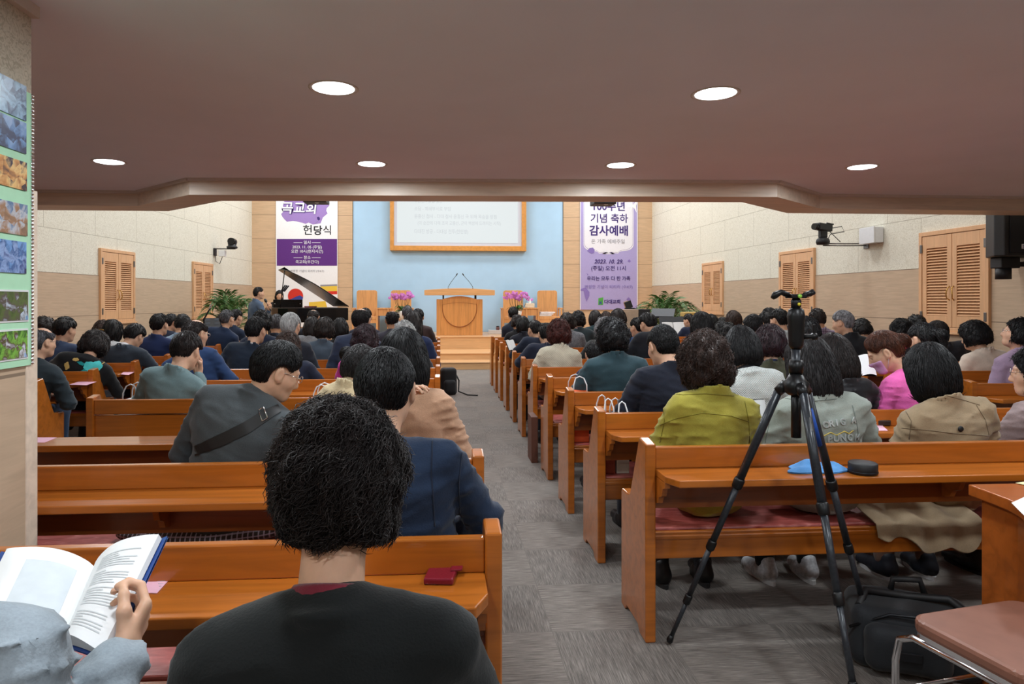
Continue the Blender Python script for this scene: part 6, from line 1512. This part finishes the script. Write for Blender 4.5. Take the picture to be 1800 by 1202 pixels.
# paper bags with cord handles
def paper_bag(P, label, rgb, w=.26, d=.12, h=.30, rz=0, z_handles=True):
    hw_ = min(.055, w * .38); r = thing('paper_bag', label, 'bag', P, rz, 'carrier bags on and beside the pews')
    mt = plain('bag_%d_%d_%d' % rgb, rgb, .6, var=.06); MB().prism([(-w / 2, -d / 2), (w / 2, -d / 2), (w / 2, d / 2), (-w / 2, d / 2)], 0, h, 'Z', b=.004).build('body', mt, r)
    for y in ((-d / 2, d / 2) if z_handles else ()): MB().tube([Vector((-hw_, y, h - .02)), Vector((-hw_ * .95, y, h + .05)), Vector((-hw_ * .6, y * .8, h + .095)), Vector((0, y * .75, h + .108)), Vector((hw_ * .6, y * .8, h + .095)), Vector((hw_ * .95, y, h + .05)), Vector((hw_, y, h - .02))], .0045, 6).build('handle', M_WHITE, r)
SEATZ = .469
def seat_at(u, row, du=.26): return Vector((U(u, 700, y=row + du).x, row + du, SEATZ))
paper_bag(Vector((.985, R_ROWS[1] + .24, SEATZ)), 'white-handled paper bag on the seat left of the dark suit with cropped hair', (150, 60, 40), .075, .2, .33); paper_bag(Vector((1.068, R_ROWS[1] + .24, SEATZ)), 'second white-handled paper bag close to the dark suit with cropped hair', (196, 190, 180), .075, .2, .31)
paper_bag(Vector((1.0, R_ROWS[2] + .24, SEATZ)), 'orange paper bag with white cord handles left of the teal jacket', (226, 92, 40), .13, .2, .36)
paper_bag(seat_at(568, L_ROWS[2]), 'paper bag with white handles on the pew seen above the strap wearer', (190, 170, 150), .14, .16, .33); paper_bag(seat_at(236, L_ROWS[2], .3), 'pale bag with white cord handle left of the grey-teal shirt', (214, 214, 214), .12, .14, .34)
paper_bag(Vector((.86, R_ROWS[4] - .16, 0)), 'brown paper bag standing in the aisle at a right pew end', (96, 58, 44), .06, .26, .42, z_handles=False)
bgp = thing('backpack', 'small black backpack on the aisle floor at the left pew ends', 'backpack', (.13, 10.75, 0), .2)
def soft_box(w, d, h, seed, wr=.006):
    return mesh_sdf(lambda p: (lambda q: np.linalg.norm(np.maximum(q, 0), axis=-1) + np.minimum(q.max(-1), 0) - .05)(np.abs(p - (0, 0, h / 2)) - np.array([w / 2 - .05, d / 2 - .05, h / 2 - .05])) + wob(p, 26, seed) * wr - .004, (-w / 2 - .05, -d / 2 - .05, -.05), (w / 2 + .05, d / 2 + .05, h + .05), .014)
M_BAG = fabric('bag_black', (34, 37, 41), .7, weave=300)
v, f_ = soft_box(.24, .18, .42, 3); link('body', mesh_np('body', v, f_, M_BAG, True), bgp); v, f_ = soft_box(.19, .08, .22, 5); link('front_pocket', mesh_np('pocket', v + (.0, -.10, .02), f_, M_BAG, True), bgp)
MB().tube([(.1, .02, .36), (.16, -.04, .22), (.15, -.06, .05), (.26, -.2, .01), (.4, -.3, .008)], .012, 6).build('strap', M_STRAP, bgp)
# large backpack on the floor at the right
bg = thing('camera_backpack', 'large black backpack on the carpet between tripod and brown chair', 'backpack', (1.93, 2.66, 0), math.radians(-24))
v, f_ = soft_box(.46, .30, .24, 9, .012); link('body', mesh_np('body', v, f_, M_BAG, True), bg)
v, f_ = soft_box(.30, .10, .18, 11, .010); link('front_pocket', mesh_np('pocket', v + (-.04, -.16, .02), f_, M_BAG, True), bg)
MB().tube([(-.20, -.1, .235), (-.16, .0, .265), (0, .03, .25), (.14, .0, .27), (.23, -.05, .21)], .016, 8).build('shoulder_strap', M_STRAP, bg); MB().tube([(-.05, .1, .23), (-.04, .1, .29), (.06, .1, .30), (.08, .1, .23)], .014, 8).build('grab_handle', M_STRAP, bg)
MB().tube([(-.24, -.135, .16), (-.1, -.16, .24), (.08, -.16, .245), (.23, -.13, .18)], .006, 6).build('zip', M_DARKMETAL, bg); MB().box(-.08, .0, -.222, -.214, .09, .125, b=.003).build('label_tab', M_DARKMETAL, bg)
# checked coat on the second left pew
v, f_ = mesh_sdf(lambda p: ell(p, (0, 0, .03), (.34, .15, .055)) + wob(p, 34, 4) * .014, (-.4, -.22, -.03), (.4, .22, .14), .013)
o = link('folded_coat', mesh_np('folded_coat', v, f_, fabric('checked_wool', (62, 54, 50), .9, pattern='plaid'), True), None, (-1.02, L_ROWS[1] + .27, SEATZ + .005)); tag(o, 'dark checked coat folded on the seat beside the pillar', 'coat')

# ------------------------------------------------------------------ chair and desk at the lower right
M_VINYL = plain('vinyl_brown', (134, 90, 74), .38, var=.10, scale=14, bmp=.08)
q = [Vector((1.487, 2.07)), Vector((1.99, 2.17)), Vector((2.065, 1.79)), Vector((1.54, 1.69))]; cc = sum(q, Vector((0, 0))) / 4
ch = thing('tubular_chair', 'chrome tube chair with a brown vinyl seat in the lower right corner', 'chair', (cc.x, cc.y, 0)); ex = (q[1] - q[0]).normalized(); ch.rotation_euler = (0, 0, math.atan2(ex.y, ex.x) - math.pi / 2)
hw, hd = .20, .24
def rr_(hw, hd, r, n=6): return [(sx * (hw - r) + r * math.cos(a), sy * (hd - r) + r * math.sin(a)) for sx, sy, a0 in ((1, 1, 0), (-1, 1, 1.571), (-1, -1, 3.1416), (1, -1, 4.712)) for a in np.linspace(a0, a0 + 1.571, n)]
MB().prism(rr_(hw, hd, .06), .425, .470, 'Z', b=.014).build('seat', M_VINYL, ch); MB().prism(rr_(hw - .006, hd - .006, .055), .412, .428, 'Z').build('seat_pan', M_CHROME, ch)
for s in (-1, 1):
    y = s * (hd - .012); r = .0115
    MB().tube([(-hw - .05, y * 1.02, .0), (-hw - .045, y * 1.02, .30), (-hw - .03, y * 1.02, .375), (-hw + .02, y, .402), (0, y, .404), (hw - .02, y, .402), (hw + .02, y * 1.02, .37), (hw + .05, y * 1.02, .0)], r, 12).build('leg', M_CHROME, ch)
    MB().tube([(hw - .02, y, .40), (hw + .05, y, .50), (hw + .09, y, .85)], r, 12).build('back_post', M_CHROME, ch)
MB().tube([(-hw - .045, -hd, .20), (-hw - .045, hd, .20)], .007, 8).build('stretcher', M_CHROME, ch); MB().tube([(hw + .03, -hd, .20), (hw + .03, hd, .20)], .007, 8).build('stretcher', M_CHROME, ch)
MB().box(hw + .055, hw + .10, -hd + .02, hd - .02, .60, .86, b=.018).build('backrest', M_VINYL, ch)
M_DESK = wood('desk_wood', (170, 88, 30), .78, (1.2, 12, 12), .35, .3)
dk = thing('wooden_desk', 'orange-brown wooden desk with a curved top at the right edge', 'desk', (2.45, 2.2, 0))
topp = [(2.055, 2.50), (2.052, 2.38), (2.045, 2.30), (2.02, 2.22), (1.985, 2.16), (1.955, 2.10), (1.955, 1.98), (2.9, 1.98), (2.9, 2.50)]
loc = lambda P: [(x - 2.45, y - 2.2) for x, y in P]
MB().prism(loc(topp), .722, .765, 'Z', b=.004).build('top', M_DESK, dk)
body = [(2.085, 2.47), (2.082, 2.36), (2.072, 2.29), (2.05, 2.23), (2.02, 2.18), (2.0, 2.12), (2.0, 2.02), (2.86, 2.02), (2.86, 2.47)]
MB().prism(loc(body), .0, .722, 'Z', b=.003).build('body', M_DESK, dk)
sheet([(1778, 884), (1800, 906), (1830, 892), (1800, 874)], .768, 'white sheet on the wooden desk', 'paper', M_PAPER); sheet([(1785, 849), (1800, 852), (1812, 850), (1800, 847)], .768, 'yellowish note on the wooden desk', 'paper', plain('yellow_note', (226, 222, 170), .8))

# ------------------------------------------------------------------ photo board on the pillar
PXW = -1.4015; M_MINT = plain('mint_board', (176, 226, 190), .75, var=.03)
def wp(u, v):
    a = (u - PPX) / FPX; dx, dy = a * cy_ + sy_, -a * sy_ + cy_; t = PXW / dx; return Vector((PXW, dy * t, EYE + (PPY - v) / FPX * t))
ya = wp(51, 300).y; zt, zb_ = wp(51, 165).z, wp(51, 641).z
pb = thing('photo_board', 'mint green board of photographs on the pillar at the left edge', 'notice board', (PXW, ya - .45, zb_))
MB().box(.0, .008, -.45, .45, 0, zt - zb_).build('panel', M_MINT, pb)
m = MB(); n = 72
for k in range(n):
    z = (zt - zb_) * (k + .5) / n; m.lathe([(.0, -.007), (.007, -.003), (.007, .003), (0, .007)], 6, M=Matrix.Translation((.008, .452, z)))
tb = m.build('bead_trim', M_CHROME, pb); tb['kind'] = 'stuff'
def photo_mat(i, cols):
    m, nt, p = mk('photograph_%d' % i); tc = nd(nt, 'ShaderNodeTexCoord')
    v = nd(nt, 'ShaderNodeTexVoronoi', Scale=26.0 + i * 3); nt.links.new(tc.outputs['Object'], v.inputs['Vector']); n = nd(nt, 'ShaderNodeTexNoise', Scale=9.0 + i, Detail=5.0, Distortion=1.5); nt.links.new(tc.outputs['Object'], n.inputs['Vector'])
    sp = nd(nt, 'ShaderNodeSeparateXYZ'); nt.links.new(tc.outputs['Object'], sp.inputs[0]); ml = nd(nt, 'ShaderNodeMath', operation='MULTIPLY_ADD'); ml.inputs[1].default_value = 3.2; ml.inputs[2].default_value = .0; nt.links.new(sp.outputs['Z'], ml.inputs[0])
    ad = nd(nt, 'ShaderNodeMath', operation='ADD'); nt.links.new(ml.outputs[0], ad.inputs[0]); nt.links.new(n.outputs[0], ad.inputs[1])
    sb = nd(nt, 'ShaderNodeMath', operation='MULTIPLY_ADD'); nt.links.new(v.outputs['Color'], sb.inputs[0]); sb.inputs[1].default_value = .35; nt.links.new(ad.outputs[0], sb.inputs[2])
    nt.links.new(ramp(nt, sb.outputs[0], [(.30 + .14 * k, lin(*c)) for k, c in enumerate(cols)]), p.inputs['Base Color']); p.inputs['Roughness'].default_value = .25; return m
PH = [((140, 186), (40, 213), [(40, 50, 60), (60, 90, 130), (150, 190, 220), (40, 70, 110), (150, 180, 210)], 'with pale water and figures, topmost on the mint board'), ((207, 252), (40, 271), [(40, 46, 60), (60, 70, 100), (70, 80, 110), (110, 150, 200), (150, 180, 220)], 'of a crowd under blue sky, second from the top'),
      ((279, 325), (41, 336), [(30, 24, 40), (50, 36, 50), (200, 140, 80), (240, 200, 130), (50, 40, 60)], 'of a fire at night, third from the top'), ((356, 400), (42, 415), [(60, 56, 60), (130, 100, 80), (160, 120, 90), (190, 195, 205), (90, 120, 160)], 'of a group before a building, fourth from the top'),
      ((426, 478), (40, 481), [(40, 50, 90), (60, 80, 140), (140, 170, 220), (50, 90, 150), (110, 160, 220)], 'of a blue-lit hall, fifth from the top'), ((513, 564), (43, 562), [(120, 160, 200), (200, 215, 230), (90, 80, 80), (90, 110, 60), (70, 90, 50)], 'of people in white shirts, sixth from the top'),
      ((580, 631), (42, 627), [(150, 180, 220), (220, 226, 236), (90, 70, 60), (130, 190, 80), (70, 110, 50)], 'of four people on grass, lowest on the board')]
for i, ((va, vb), (ue, ve), cols, lb) in enumerate(PH):
    yr2 = wp(ue, 300).y; z1_ = wp(ue, va + (0 if i > 3 else 12 * (1 - i * .2))).z; z0_ = wp(ue, ve).z
    w = .17; r = thing('photograph', 'small photograph ' + lb, 'photograph', (PXW + .009, yr2 - w / 2, (z0_ + z1_) / 2), 0, 'photographs pinned to the mint board'); r.rotation_euler = (0, 0, 0)
    h = (z1_ - z0_) / 2
    if i > 4: MB().box(-.001, .0012, -w / 2 - .006, w / 2 + .006, -h - .006, h + .006).build('white_border', M_WHITE, r)
    MB().box(.0, .003, -w / 2, w / 2, -h, h).build('print', photo_mat(i, cols), r)
